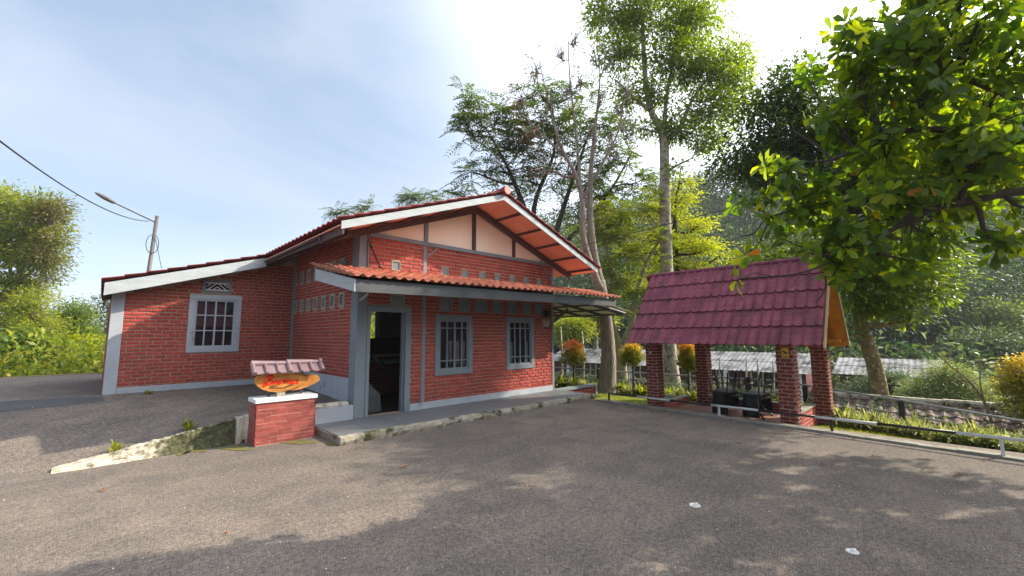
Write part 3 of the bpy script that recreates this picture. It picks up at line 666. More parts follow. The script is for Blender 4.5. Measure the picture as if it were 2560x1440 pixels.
f.build('platform_edge', MAT['concrete'], pl)
# low wall right of the platform
lw = thing('low_brick_wall', 'low brick wall with grey coping running on from the right end of the platform', 'wall', (9.7, 8.1, -.2))
e_ = ony(1489, 960, YF)
f = MB(); brickwall(f, (9.60, YF, -.2), (1, 0, 0), (0, -1, 0), 0, e_[0]-9.65, -.2, e_[2]-.06, [], course=.0815, bh=.06); f.build('wall', [MAT['brick'], MAT['mortar']], lw)
f = MB(); f.box(9.56, e_[0], YF-.06, YF+.2, e_[2]-.06, e_[2]); f.box(e_[0]-.08, e_[0], YF-.06, YF+.2, -.2, e_[2]-.06); f.build('coping', MAT['grey'], lw)
# retaining wall between sign pier and door post, with kerb
rw = thing('retaining_wall', 'low grey painted retaining wall with pale kerb between sign pier and door post', 'wall', (3.2, 8.1, 0))
f = MB(); f.box(2.62, 3.57, 8.03, YB-.004, 0, .385); f.build('wall', MAT['greypl'], rw)
f = MB(); roughbox(f, 2.55, 3.50, 8.10, 8.27, .386, .445, 24, .01); f.build('kerb', MAT['stone'], rw)
# stone retaining edge on the left
st = thing('stone_edging', 'crumbling pale stone edge with moss tapering out towards the left of the driveway', 'stone edging', (.8, 8.1, 0))
f = MB(); nx_ = 150; prof_n = 12
from mathutils import noise as mnoise
def rn(a, b, k): return mnoise.noise(Vector((a*3, b*2.2, k*7.3)))*1.3+mnoise.noise(Vector((a*9, b*6, k*3.1)))*.8+mnoise.noise(Vector((a*24, b*14, k)))*.4
for i in range(nx_+1):
    t = i/nx_; x = -.32+2.16*t; h_ = .012+.37*min(1, t*1.02)**.95
    for j in range(prof_n):
        u = j/(prof_n-1); am = .028*min(1, t*3+.35)
        yb_ = 8.02-.10*(1-t)+.16*u; z_ = h_*min(1, u*1.35)+(.012 if u > .7 else 0)
        if j == prof_n-1: yb_ = YB+.07; z_ = h_+.004
        f.v.append((x+rn(x*2, u*2, 5)*am*.4, yb_+rn(x*2, u*2, 1)*am*(1.3 if 0 < j < prof_n-1 else .5), max(z_+rn(x*2, u*2, 3)*am*(0 if j == 0 else .8), -.01) if j else -.01))
for i in range(nx_):
    for j in range(prof_n-1):
        a = i*prof_n+j; x_ = f.v[a][0]; f.f.append((a, a+1, a+1+prof_n, a+prof_n)); f.m.append(0); f.r.append(min(1, max(0, (x_-.35)/.8))*(1 if j < 8 else .55))
f.build('stonework', MAT['stonemix'], st, smooth=True)
f = MB(); roughbox(f, 1.66, 1.84, 8.0, 8.2, 0, .41, 6, .03); f.build('end_stone', MAT['stone'], st)
# ------------------------------------------------------------ sign pier, sign and tiled hood
pier = thing('sign_pier', 'red brick-tiled pier with thick white slab top, left of the doorway', 'pier', (2.27, 7.78, 0))
f = MB(); PX0, PX1, PY0, PY1 = 1.82, 2.715, 7.6, 8.0
brickwall(f, (PX0, PY0, 0), (1, 0, 0), (0, -1, 0), 0, PX1-PX0, 0, .65, [], course=.0545, bh=.0485, bl=.225, gap=.006, out=.003, m_b=0, m_m=1, ch=.001, thick=.02)
brickwall(f, (PX0, PY1, 0), (0, -1, 0), (-1, 0, 0), 0, PY1-PY0, 0, .65, [], course=.0545, bh=.0485, bl=.225, gap=.006, out=.003, ch=.001, thick=.02, phase=.3)
brickwall(f, (PX1, PY0, 0), (0, 1, 0), (1, 0, 0), 0, PY1-PY0, 0, .65, [], course=.0545, bh=.0485, bl=.225, gap=.006, out=.003, ch=.001, thick=.02)
f.box(PX0+.03, PX1-.03, PY0+.03, PY1-.005, 0, .645, 1)
f.build('brick_body', [MAT['tilebrick'], MAT['grout']], pier)
f = MB(); f.box(PX0-.02, PX1+.02, PY0-.025, PY1+.03, .651, .715); f.build('slab', MAT['white'], pier, bevel=.006)
sign = thing('wooden_name_sign', 'oval varnished wood sign with red script lettering standing on the white slab', 'sign', (2.2, 7.72, .716))
def blob(cx_, cz_, rx, rz, n=40, wob=.03, ph=0, pw=1.0):
    return [(cx_+rx*math.cos(t)*(1+wob*math.sin(3*t+ph)), cz_+rz*(abs(math.sin(t))**pw)*math.copysign(1, math.sin(t))*(1+wob*math.sin(2*t+ph+1))) for t in [2*PI*k/n for k in range(n)]]
ys_ = 7.70
SP = lambda px, py, Y=7.70: (ony(px, py, Y)[0], ony(px, py, Y)[2])
f = MB()
ol = [SP(630+x/14.22, 925+y/14.22) for x, y in ((90,400),(110,320),(200,230),(350,160),(600,110),(900,80),(1200,85),(1500,120),(1750,170),(1920,240),(1990,330),(1960,420),(1850,500),(1600,610),(1350,700),(1100,770),(850,795),(600,770),(400,710),(220,610),(130,510))]
f.prism(ol, lambda u, v, t: (u, t, v), 7.70, 7.755); f.build('board', MAT['wood'], sign, bevel=.006)
f = MB()
ol = [SP(630+x/14.22, 925+y/14.22, 7.77) for x, y in ((1500,110),(1800,120),(2000,170),(2200,150),(2330,200),(2420,290),(2390,380),(2280,450),(2150,520),(1900,620),(1650,700),(1400,740),(1300,600))]
f.prism(ol, lambda u, v, t: (u, t, v), 7.757, 7.81); f.build('board', MAT['wood'], sign, bevel=.006)
f = MB(); f.box(2.14, 2.26, 7.71, 7.80, .715, .785); f.tube([(2.18, 7.75, .715), (2.18, 7.75, .80)], .03, 8); f.build('foot', MAT['concrete'], sign)
# script lettering, drawn as strokes (pixel sketch of the photograph's word laid on the board's face)
def stroke(mbx, pts, w, y, m=0, dep=.008, sx=14.22):
    P3 = [SP(630+x/sx, 925+yv/sx) for x, yv in pts]
    P3 = [Vector((a, y, b)) for a, b in P3]
    # smooth
    q = [P3[0]]
    for i in range(len(P3)-1):
        p0 = P3[max(i-1, 0)]; p1 = P3[i]; p2 = P3[i+1]; p3 = P3[min(i+2, len(P3)-1)]
        for k in range(1, 6):
            t = k/5; q.append(.5*((2*p1)+(-p0+p2)*t+(2*p0-5*p1+4*p2-p3)*t*t+(-p0+3*p1-3*p2+p3)*t**3))
    n = len(q); vs = []
    for i, p in enumerate(q):
        d = (q[min(i+1, n-1)]-q[max(i-1, 0)]).normalized(); s = Vector((-d.z, 0, d.x))*(w/2)*(.75+.25*math.sin(PI*i/(n-1)))
        for yy_ in (0, -dep): vs += [p+s+Vector((0, yy_, 0)), p-s+Vector((0, yy_, 0))]
    fs = []
    for i in range(n-1):
        a, b = i*4, (i+1)*4; fs += [(a+2, a+3, b+3, b+2), (a, a+2, b+2, b), (a+1, b+1, b+3, a+3)]
    mbx.add(vs, fs, m)
f = MB(); yl = 7.699; w_ = .018
stroke(f, [(470,300),(600,210),(700,180),(650,260),(560,380),(500,480),(440,520),(400,560),(460,570),(540,520)], w_*1.3, yl)          # B stem and tail
stroke(f, [(560,270),(680,190),(755,210),(740,270),(650,330),(580,360),(700,370),(735,430),(680,490),(560,500),(450,470),(430,410),(500,350)], w_*1.3, yl)
stroke(f, [(880,420),(850,370),(790,400),(760,460),(810,490),(870,460),(885,400),(930,400)], w_, yl)                                      # o
stroke(f, [(930,430),(1000,340),(1010,380),(1010,440),(960,490),(900,480),(980,500),(1050,450)], w_, yl)                                  # s
stroke(f, [(1060,490),(1110,350),(1100,390),(1170,340),(1180,370),(1140,480),(1180,390),(1250,335),(1265,370),(1220,480)], w_, yl)       # m
stroke(f, [(1230,470),(1290,350),(1350,335),(1330,400),(1310,470),(1370,450),(1430,350),(1410,440),(1450,470)], w_, yl)
stroke(f, [(1620,350),(1550,340),(1490,400),(1480,460),(1540,470),(1600,410),(1640,330),(1610,420),(1620,470),(1670,440)], w_, yl)       # a
f.build('lettering', MAT['redpaint'], sign, label='raised bright red script word')
f = MB(); w_ = .006
random.seed(3)
for (x0_, y0_, x1_, y1_, n) in ((600, 650, 1080, 640, 9), (1110, 640, 1440, 500, 8), (640, 590, 900, 560, 5)):
    for k in range(n):
        t = k/n; bx_, by_ = x0_+(x1_-x0_)*t, y0_+(y1_-y0_)*t
        hh = random.choice((40, 70, 55))
        stroke(f, [(bx_, by_+hh*.5), (bx_+12, by_-hh*.5), (bx_+28, by_), (bx_+36, by_+hh*.4), (bx_+50, by_)], w_, yl, dep=.003)
stroke(f, [(700, 720), (900, 730), (1200, 690), (1400, 620)], .004, yl, dep=.002)
stroke(f, [(760, 250), (1000, 245), (1250, 280), (1450, 300)], .004, yl, dep=.002)
f.build('lettering', MAT['burnt'], sign, label='small burnt brown writing under the red word')
random.seed(11)
hood = thing('tiled_sign_hood', 'small hood of glazed brown roof tiles over the oval wooden sign', 'tile hood', (2.28, 7.75, .716))
f = MB(); hz0 = SP(640, 937)[1]+.02; x0_, x1_ = 1.765, 2.80
topz, boty, topy = 1.285, 7.58, 7.74
seg = (x1_-x0_)/6
for k in range(6):
    a = x0_+seg*k
    f.add([(a+.03, boty, 1.115), (a+seg-.002, boty-.004, 1.118), (a+seg-.002, topy-.02, topz-.05), (a+.03, topy-.02, topz-.05),
           (a+.03, boty, 1.10), (a+seg-.002, boty-.004, 1.103), (a+seg-.002, topy-.02, topz-.065), (a+.03, topy-.02, topz-.065)],
          [(0,1,2,3),(4,5,6,7),(0,1,5,4),(1,2,6,5),(2,3,7,6),(3,0,4,7)])
for k in range(7):
    a = x0_+seg*k; r_ = .026 if k % 3 else .038
    f.tube([(a, boty-.012, 1.115), (a, (boty+topy)/2-.01, 1.19), (a, topy-.02, topz-.035)], [r_, r_, r_*.9], 8)
for k in range(2):
    a = x0_+3*seg*k; f.tube([(a-.02, topy+.01, topz-.02), (a+.05, topy+.01, topz-.022), (a+3*seg, topy+.01, topz-.035)], [.052, .05, .040], 12)
f.tube([(x1_-.02, topy+.01, topz-.02), (x1_+.03, topy+.01, topz-.02)], [.05, .055], 12)
f.add([(x0_, topy, topz-.04), (x1_, topy, topz-.04), (x1_, topy+.15, 1.13), (x0_, topy+.15, 1.13), (x0_, topy, topz-.055), (x1_, topy, topz-.055), (x1_, topy+.15, 1.115), (x0_, topy+.15, 1.115)],
      [(0,1,2,3),(4,5,6,7),(0,1,5,4),(1,2,6,5),(2,3,7,6),(3,0,4,7)])
f.build('tiles', MAT['glaze'], hood)
for x_ in (2.05, 2.55):
    f = MB(); f.box(x_-.02, x_+.02, 7.83, 7.87, .716, 1.16); f.build('support_post', MAT['steel'], hood)

# ------------------------------------------------------------ kerb and striped rail
def kerb():
    f = MB(); A_, B_ = np.array([9.34, 6.46]), np.array([8.52, -6.0]); n = 60
    for k in range(n):
        a = A_+(B_-A_)*k/n; b = A_+(B_-A_)*(k+1)/n
        j = random.uniform(-.012, .012); zt = .035+random.uniform(-.006, .006); wd = .30
        f.add([(a[0]+j, a[1], -.02), (a[0]+wd, a[1], -.2), (b[0]+wd, b[1], -.2), (b[0]+j, b[1], -.02), (a[0]+j, a[1], zt), (a[0]+wd, a[1], zt-.02), (b[0]+wd, b[1], zt-.02), (b[0]+j, b[1], zt)],
              [(0,3,2,1),(4,5,6,7),(0,1,5,4),(1,2,6,5),(2,3,7,6),(3,0,4,7)])
    o = f.build('kerb', MAT['curb'], base=(9.3, 3, 0)); tag(o, kind='structure')
kerb()
rail = thing('striped_pipe_rail', 'low black and white striped pipe rail along the kerb of the parking area', 'rail', (9.48, 6.19, .02))
RA, RB = np.array([9.50, 6.20, .195]), np.array([8.98, -.62, .265])
def rl(t): return RA+(RB-RA)*t
bnd = [0]
for px in (1592, 1675, 1778, 1896, 2038, 2193, 2390): 
    d = ray(px, 1000); # stripe edges: where the sight plane through px cuts the rail
    best = min(np.linspace(0, 1.0, 2000), key=lambda t: abs((lambda p: 1280+FOC*((p-CAM)@CR)/((p-CAM)@CF))(rl(t))-px)); bnd.append(best)
bnd += [1.2, 1.5, 1.8]
for k in range(len(bnd)-1):
    f = MB(); f.tube([rl(bnd[k]), rl(bnd[k+1])], 0.0235 if k % 2 else .0225, 12); f.build('pipe', MAT['pwhite' if k % 2 else 'black'], rail, smooth=True, label=('white' if k % 2 else 'black')+' stretch of the striped pipe')
for k, (px, m_) in enumerate(((1522, 'black'), (1797, 'pwhite'), (2078, 'black'), (2503, 'pwhite'))):
    t = min(np.linspace(0, 1.0, 2000), key=lambda t: abs((lambda p: 1280+FOC*((p-CAM)@CR)/((p-CAM)@CF))(rl(t))-px)); p = rl(t)
    f = MB(); f.box(p[0]-.018, p[0]+.018, p[1]-.018, p[1]+.018, .0, p[2]-.01); f.build('post', MAT[m_], rail)
# ------------------------------------------------------------ gazebo
gz = thing('gazebo', 'open gazebo with steep maroon tiled roof on four dark brick pillars', 'gazebo', (10.6, 3.6, -.15))
def pillar(x0, x1, y0, y1, z0, z1, label=None):
    f = MB(); kw = dict(course=.0745, bh=.056, bl=.19, gap=.018, out=.010, ch=.004, slab=False)
    brickwall(f, (x0, y1, z0), (0, -1, 0), (-1, 0, 0), 0, y1-y0, z0, z1, **kw, phase=.15)
    brickwall(f, (x0, y0, z0), (1, 0, 0), (0, -1, 0), 0, x1-x0, z0, z1, **kw)
    brickwall(f, (x1, y0, z0), (0, 1, 0), (1, 0, 0), 0, y1-y0, z0, z1, **kw)
    brickwall(f, (x1, y1, z0), (-1, 0, 0), (0, 1, 0), 0, x1-x0, z0, z1, **kw)
    f.box(x0+.001, x1-.001, y0+.001, y1-.001, z0, z1, 1)
    return f.build('pillar', [MAT['pillar'], MAT['pmortar']], gz)
pillar(9.62, 9.92, 2.10, 2.39, -.12, 1.50)
pillar(9.62, 9.92, 4.90, 5.18, -.12, 1.50)
pillar(11.48, 11.80, 1.88, 2.17, -.45, 1.50)
pillar(11.48, 11.80, 4.46, 4.75, -.25, 1.50)
XE0, XE1, XG, ZE, ZG = 9.22, 12.05, 10.62, 1.475, 3.27
GY0, GY1 = 1.53, 5.62
dn = Vector((XE0-XG, 0, ZE-ZG)); ln = dn.length
f = MB(); tileroof(f, (XG, GY0+.04, ZG), (0, 1, 0), dn, GY1-GY0-.2, ln, period=.186, course=ln/5, amp=.024, step=.034, prof='rib'); 
# the small scallops between the sheet laps
for k in range(5):
    for s in (1, 2):
        d = (k+s/3)*ln/5
        for i in range(int((GY1-GY0)/.186)):
            ya = GY0+.05+i*.186; c_ = Vector((XG, ya, ZG))+dn.normalized()*d; Nn_ = Vector((dn.z, 0, -dn.x)).normalized()*(-1); Nn_ = Nn_ if Nn_.z > 0 else -Nn_
            hgt = .030*((s)/3)+.006
            pts_ = [c_+Vector((0, u, 0))+dn.normalized()*(.012*math.sin(PI*(u/.186)))+Nn_*(hgt+.002) for u in np.linspace(.01, .176, 6)]
            for a, b in zip(pts_[:-1], pts_[1:]): f.add([a, b, b+dn.normalized()*.010-Nn_*.012, a+dn.normalized()*.010-Nn_*.012], [(0, 1, 2, 3)], 0, .3)
f.build('roof_slope', MAT['maroon'], gz)
dn2 = Vector((XE1-XG, 0, ZE+.02-ZG)); f = MB(); tileroof(f, (XG, GY0, ZG), (0, 1, 0), dn2, GY1-GY0, dn2.length, period=.186, course=dn2.length/5, amp=.016, step=.03, prof='rib'); f.build('roof_slope', MAT['maroon'], gz)
f = MB(); f.prism([(XG, ZG-.05), (XE1-.03, ZE-.02), (XE1-.06, ZE-.05), (XG, ZG-.09)], lambda u, v, t: (u, t, v), GY0+.02, GY1-.25); f.build('underside', MAT['orange'], gz)
f = MB(); f.prism([(XG, ZG-.05), (XE0+.16, ZE+.10), (XE0+.19, ZE+.07), (XG, ZG-.09)], lambda u, v, t: (u, t, v), GY0+.02, GY1-.25); f.build('underside', MAT['orange'], gz)
for s, X_ in ((0, XE0+.02), (1, XE1-.02)):
    f = MB(); f.beam((XG, GY0-.0, ZG-.06), (X_, GY0-.0, ZE-.05), .085, .028, up=(0, 1, 0)); f.build('bargeboard', MAT['woodpale'], gz)
    for k, y_ in enumerate((GY0+.22, GY0+.75, GY0+1.4, GY0+2.2, GY0+3.0)):
        f = MB(); f.beam((XG, y_, ZG-.12), (X_+(.24 if s == 0 else -.06), y_, ZE+(.14 if s == 0 else -.07)), .05, .06); f.build('rafter', MAT['orange'], gz)
f = MB(); f.tube([(XG, GY0-.02, ZG+.02), (XG, GY1-.1, ZG+.02)], .045, 10); f.build('ridge_cap', MAT['maroon'], gz)
for x_ in (9.80, 11.64):
    f = MB(); f.box(x_-.05, x_+.05, GY0+.1, GY1-.3, 1.505, 1.58); f.build('eave_beam', MAT['orange'], gz)
f = MB(); f.box(9.66, 11.76, 2.2, 5.1, -.30, -.13); f.build('floor', MAT['gazfloor'], gz)
def lowwall(x0, x1, y0, y1, z0, z1, cap=.03, ext=.02):
    f = MB(); kw = dict(course=.0745, bh=.056, bl=.19, gap=.018, out=.008, ch=.004, slab=False)
    brickwall(f, (x0, y1, z0), (0, -1, 0), (-1, 0, 0), 0, y1-y0, z0, z1, **kw); brickwall(f, (x0, y0, z0), (1, 0, 0), (0, -1, 0), 0, x1-x0, z0, z1, **kw)
    brickwall(f, (x1, y1, z0), (-1, 0, 0), (0, 1, 0), 0, x1-x0, z0, z1, **kw)
    f.box(x0+.001, x1-.001, y0+.001, y1-.001, z0, z1, 1); w_o = f.build('parapet', [MAT['brick'], MAT['pmortar']], gz)
    f = MB(); f.box(x0-ext, x1+ext, y0-ext, y1+ext, z1+.001, z1+cap); f.build('coping', MAT['capgrey'], w_o)
MAT['capgrey'] = pmat('pale_coping', (0.30, 0.31, 0.26), (0.24, 0.25, 0.21), 4, 0.9, 0.3, 30)
lowwall(9.95, 11.45, 2.14, 2.30, -.4, .13); lowwall(9.95, 11.45, 4.95, 5.11, -.4, .04); lowwall(11.58, 11.72, 2.2, 4.4, -.5, .06)
# camera notice on the pillar
cs = thing('cctv_notice', 'small yellow notice with a black camera symbol high on the front right brick pillar', 'sign', (9.60, 2.2, 1.35))
xn = 9.602
A1, A2 = onx(1952.5, 870, xn), onx(1972.5, 895, xn)
f = MB(); f.box(xn, xn+.006, A2[1], A1[1], A2[2], A1[2]); f.build('plate', MAT['yellow'], cs)
f = MB(); W_, H_ = A1[1]-A2[1], A1[2]-A2[2]
def sp(u, v, dx=.003): return (xn-dx, A1[1]-u*W_, A1[2]-v*H_)
def fpoly(mbx, pts, dx=.003):
    n = len(pts); mbx.add([sp(u, v, dx) for u, v in pts]+[sp(u, v, 0) for u, v in pts], [tuple(range(n))]+[(i, (i+1) % n, (i+1) % n+n, i+n) for i in range(n)])
fpoly(f, [(.15, .28), (.25, .22), (.88, .50), (.92, .57), (.80, .60), (.60, .60), (.22, .40)])
fpoly(f, [(.38, .52), (.46, .54), (.34, .66), (.22, .66), (.20, .70), (.10, .70), (.06, .62), (.10, .54), (.20, .60), (.32, .60)])
for k in range(6): fpoly(f, [(.15+.12*k, .82), (.23+.12*k, .82), (.23+.12*k, .88), (.15+.12*k, .88)])
fpoly(f, [(.15, .92), (.85, .92), (.85, .95), (.15, .95)])
f.build('symbol', MAT['black'], cs)
sw = MB(); p_ = onx(1626, 881, 9.60); sw.box(9.585, 9.60, p_[1]-.035, p_[1]+.035, p_[2]-.035, p_[2]+.035); sw = sw.build('switch', MAT['meter'], gz, label='small cream switch on the front left pillar')
# table and the chairs turned up on it
TC = np.array([10.62, 3.38]); FZ = -.13
tb = thing('dining_table', 'oblong black glass-topped table under the gazebo', 'table', (TC[0], TC[1], FZ))
f = MB(); TZ = .34
top = blob(0, 0, .42, .66, 36, 0, 0, .8)
f.prism([(a, b) for a, b in top], lambda u, v, t: (TC[0]+u, TC[1]+v, t), TZ-.03, TZ); f.build('tabletop', MAT['blacktop'], tb)
for sx_ in (-1, 1):
    for sy_ in (-1, 1):
        f = MB(); f.tube([(TC[0]+sx_*.30, TC[1]+sy_*.50, TZ-.03), (TC[0]+sx_*.18, TC[1]+sy_*.32, .1), (TC[0]+sx_*.32, TC[1]+sy_*.52, FZ)], .022, 8); f.build('leg', MAT['black'], tb)
f = MB(); f.tube([(TC[0]-.25, TC[1]-.42, .12), (TC[0]-.25, TC[1]+.42, .12)], .015, 6); f.tube([(TC[0]+.25, TC[1]-.42, .12), (TC[0]+.25, TC[1]+.42, .12)], .015, 6); f.build('stretcher', MAT['black'], tb)
def chair_up(loc, rot, label):
    t_ = thing('dining_chair', label, 'chair', loc, 'black chairs turned upside down on the gazebo table', rot)
    Ld = Vector(loc)
    # seat rests upside down on the tabletop; legs point up; backrest hangs below the table edge (local +x side outwards)
    def b(mbx, name, m, par=t_): 
        o = mbx.build(name, MAT[m], None, smooth=False, base=(0, 0, 0)); o.parent = par; return o
    f = MB(); f.prism([(-.22, -.19), (.20, -.21), (.20, .21), (-.22, .19)], lambda u, v, t: (u, v, t), .03, .07); b(f, 'seat', 'black')
    f = MB()
    pr_ = [(.20+.09*math.cos(a)-.05, .165*math.sin(a)) for a in np.linspace(-PI/2, PI/2, 9)]
    vs = []; 
    for (u, v) in pr_:
        for z_, k_ in ((.04, .85), (-.18, 1.0), (-.42, 1.02)): vs.append((u*k_+.02, v*k_, z_))
    for (u, v) in pr_:
        for z_, k_ in ((.04, .85), (-.18, 1.0), (-.42, 1.02)): vs.append((u*k_+.04, v*k_*1.03, z_))
    n_ = len(pr_); fs = []
    for i in range(n_-1):
        for j in range(2):
            fs.append((i*3+j, (i+1)*3+j, (i+1)*3+j+1, i*3+j+1)); fs.append((3*n_+i*3+j, 3*n_+(i+1)*3+j, 3*n_+(i+1)*3+j+1, 3*n_+i*3+j+1))
        fs.append((i*3+2, (i+1)*3+2, 3*n_+(i+1)*3+2, 3*n_+i*3+2)); fs.append((i*3, (i+1)*3, 3*n_+(i+1)*3, 3*n_+i*3))
    f.add(vs, fs); b(f, 'backrest', 'blackplastic')
    for (sx_, sy_) in ((-1, -1), (-1, 1), (1, -1), (1, 1)):
        f = MB(); f.tube([(sx_*.18, sy_*.17, .06), (sx_*.20, sy_*.19, .24), (sx_*.25, sy_*.23, .50)], .015, 6); b(f, 'leg', 'black')
    f = MB(); f.tube([(-.2, -.19, .22), (.2, -.19, .22)], .008, 5); f.tube([(-.2, .19, .22), (.2, .19, .22)], .008, 5); f.tube([(-.2, 0-.19, .22), (-.2, .19, .22)], .008, 5); b(f, 'stretcher', 'black')
    return t_
chair_up((TC[0]-.24, TC[1]+.34, TZ), PI, 'upside-down black chair on the near left part of the gazebo table')
chair_up((TC[0]-.24, TC[1]-.30, TZ), PI, 'upside-down black chair with shiny rounded back on the near right part of the gazebo table')
chair_up((TC[0]+.26, TC[1]+.36, TZ), 0.1, 'upside-down black chair on the far left part of the gazebo table')
chair_up((TC[0]+.26, TC[1]-.30, TZ), -.1, 'upside-down black chair on the far right part of the gazebo table')
# square planter box between left gazebo pillars
q_ = onz(1700, 1005, -.15)
pb = thing('planter_box', 'square grey concrete box with dark opening between the left gazebo pillars', 'planter', (10.9, 5.45, -.25))
x0_, y0_ = 10.75, 5.30; f = MB(); t_ = .06
for b_ in ((x0_, x0_+.5, y0_, y0_+t_), (x0_, x0_+.5, y0_+.5-t_, y0_+.5), (x0_, x0_+t_, y0_+t_, y0_+.5-t_), (x0_+.5-t_, x0_+.5, y0_+t_, y0_+.5-t_)): f.box(*b_, -.3, .06)
f.build('box', MAT['capgrey'], pb)
f = MB(); f.box(x0_+t_, x0_+.5-t_, y0_+t_, y0_+.5-t_, -.3, -.02); f.build('earth', MAT['soil'], pb)

# ------------------------------------------------------------ back fence
fn = thing('pipe_fence', 'black pipe fence with thick posts along the outer edge of the lawn', 'fence', (13, 8.5, -.3))
XFN = 13.0
fp = [(11.5, .42), (8.5, .42), (3.25, .46), (.9, .21), (-.95, -.02), (-5, -.45)]
def fz(y):
    for (ya, za), (yb, zb) in zip(fp[:-1], fp[1:]):
        if ya >= y >= yb: return za+(zb-za)*(ya-y)/(ya-yb)
    return fp[-1][1]
for off, r_ in ((0, .026), (-.30, .018)):
    f = MB(); f.tube([(XFN, y, z+off) for y, z in fp], r_, 8); f.build('rail', MAT['railgrey'], fn)
for px in (1498, 1873, 2012, 2248, ):
    yv = onx(px, 960, XFN)[1]; f = MB(); f.box(XFN-.055, XFN+.055, yv-.055, yv+.055, float(hfun(XFN, yv))-.3, fz(yv)+(.06 if px < 2000 else -.02)); f.build('post', MAT['black'], fn)
for yv in (-2.4, -4.5, 11.3): f = MB(); f.box(XFN-.055, XFN+.055, yv-.055, yv+.055, -1.2, fz(yv)); f.build('post', MAT['black'], fn)
# lower tiled roof beyond the fence
lr = thing('lower_roof_building', 'low building beyond the fence showing only its brown tiled roof and white-edged ridge', 'building', (15.6, 0, -2.5))
f = MB(); A_, B_ = onx(2090, 984, 15.5), onx(2560, 1068, 15.5)
for (ya, yb, dz_) in ((2.6, .2, 0), (.2, -6, .02)):
    za = -.12+dz_
    f2 = MB(); tileroof(f2, (15.5, yb, za), (0, 1, 0), (-1, 0, -.42), ya-yb, 1.9, period=.24, course=.3, amp=.02, step=.02); f2.build('roof', MAT['oldroof'], lr)
    f2 = MB(); tileroof(f2, (15.5, yb, za), (0, 1, 0), (1, 0, -.42), ya-yb, 2.2, period=.24, course=.3, amp=.02, step=.02); f2.build('roof', MAT['oldroof'], lr)
    f2 = MB(); f2.tube([(15.5, yb, za+.05), (15.5, ya, za+.05)], .09, 8); f2.build('ridge', MAT['stone'], lr)
f.box(14.1, 17.0, -5.8, 2.4, -4, -.95); f.build('wall', MAT['cabin'], lr)
# ------------------------------------------------------------ cabins in the valley
def cabin(name, label, x0, x1, y0, y1, zf, ze, zr, nseg, group, front='x', wins=None):
    t_ = thing(name, label, 'cabin', ((x0+x1)/2, (y0+y1)/2, zf), group)
    f = MB(); f.box(x0+.5, x1-.5, y0+.3, y1-.3, zf, ze+.1); wl = f.build('wall', MAT['cabin'], t_)
    f = MB(); f.box(x0+.4, x1-.4, y0+.2, y1-.2, zf-.5, zf); f.build('plinth', MAT['curb'], t_)
    xm = (x0+x1)/2; up1 = Vector((xm-x0, 0, zr-ze))
    f = MB(); tileroof(f, (xm, y0, zr), (0, 1, 0), -up1, y1-y0, up1.length, period=.26, course=1.7, amp=.012, step=.02); f.build('roof', MAT['tin'], t_)
    f = MB(); tileroof(f, (xm, y0, zr), (0, 1, 0), Vector((x1-xm, 0, ze-zr)), y1-y0, up1.length, period=.26, course=1.7, amp=.012, step=.02); f.build('roof', MAT['tin'], t_)
    yx = y0+1.2
    k = 0
    while yx < y1-2.5:
        kind = (wins or 'wwdw')[k % len(wins or 'wwdw')]; xf = x0+.5
        if kind == 'w':
            f = MB(); a, b_, c, d = yx, yx+1.9, zf+.9, zf+2.1
            for bb in ((a, b_, c, c+.1), (a, b_, d-.1, d), (a, a+.1, c+.1, d-.1), (b_-.1, b_, c+.1, d-.1), ((a+b_)/2-.3, (a+b_)/2-.22, c+.1, d-.1), ((a+b_)/2+.22, (a+b_)/2+.3, c+.1, d-.1)): f.box(xf-.06, xf-.002, bb[0], bb[1], bb[2], bb[3])
            wd_ = f.build('window', MAT['cream2'], t_); f = MB(); f.box(xf-.02, xf-.004, a+.05, b_-.05, c+.05, d-.05); f.build('pane', MAT['glass'], wd_); yx += 3.0
        elif kind == 'd':
            f = MB(); f.box(xf-.05, xf-.003, yx, yx+.9, zf, zf+2.1); f.build('door', MAT['doorwood'], t_); yx += 1.6
        else:
            f = MB(); f.box(xf-.5, xf-.30, yx, yx+.25, zf, ze); f.build('column', MAT['white'], t_); yx += .8
        k += 1
    for yv in np.arange(y0+.5, y1, 5.2): f = MB(); f.box(x0+.25, x0+.45, yv, yv+.22, zf-.3, ze); f.build('column', MAT['white'], t_)
    return t_
MAT['cream2'] = pmat('cream_frame', (0.62, 0.58, 0.45), (0.55, 0.5, 0.38), 4, .7, 0)
# the row faces the car park; it runs along the y axis about 30 m away
cabin('guest_cabin', 'long maroon cabin with weathered grey corrugated roof beyond the gazebo', 27.6, 33.4, 5.3, 24.4, -2.45, -.50, .52, 4, 'cabins in the valley', wins='wcwdwc')
cabin('guest_cabin', 'maroon cabin with grey roof seen between the house corner and the tree trunks', 27.2, 33.0, 25.4, 38, -2.5, -.3, .80, 4, 'cabins in the valley', wins='dwcw')
cabin('guest_cabin', 'smaller cabin with dark sheet roof and pale doors behind the leaning mossy trunk', 29.6, 35, .2, 4.7, -2.5, -.55, .26, 3, 'cabins in the valley', wins='dcd')
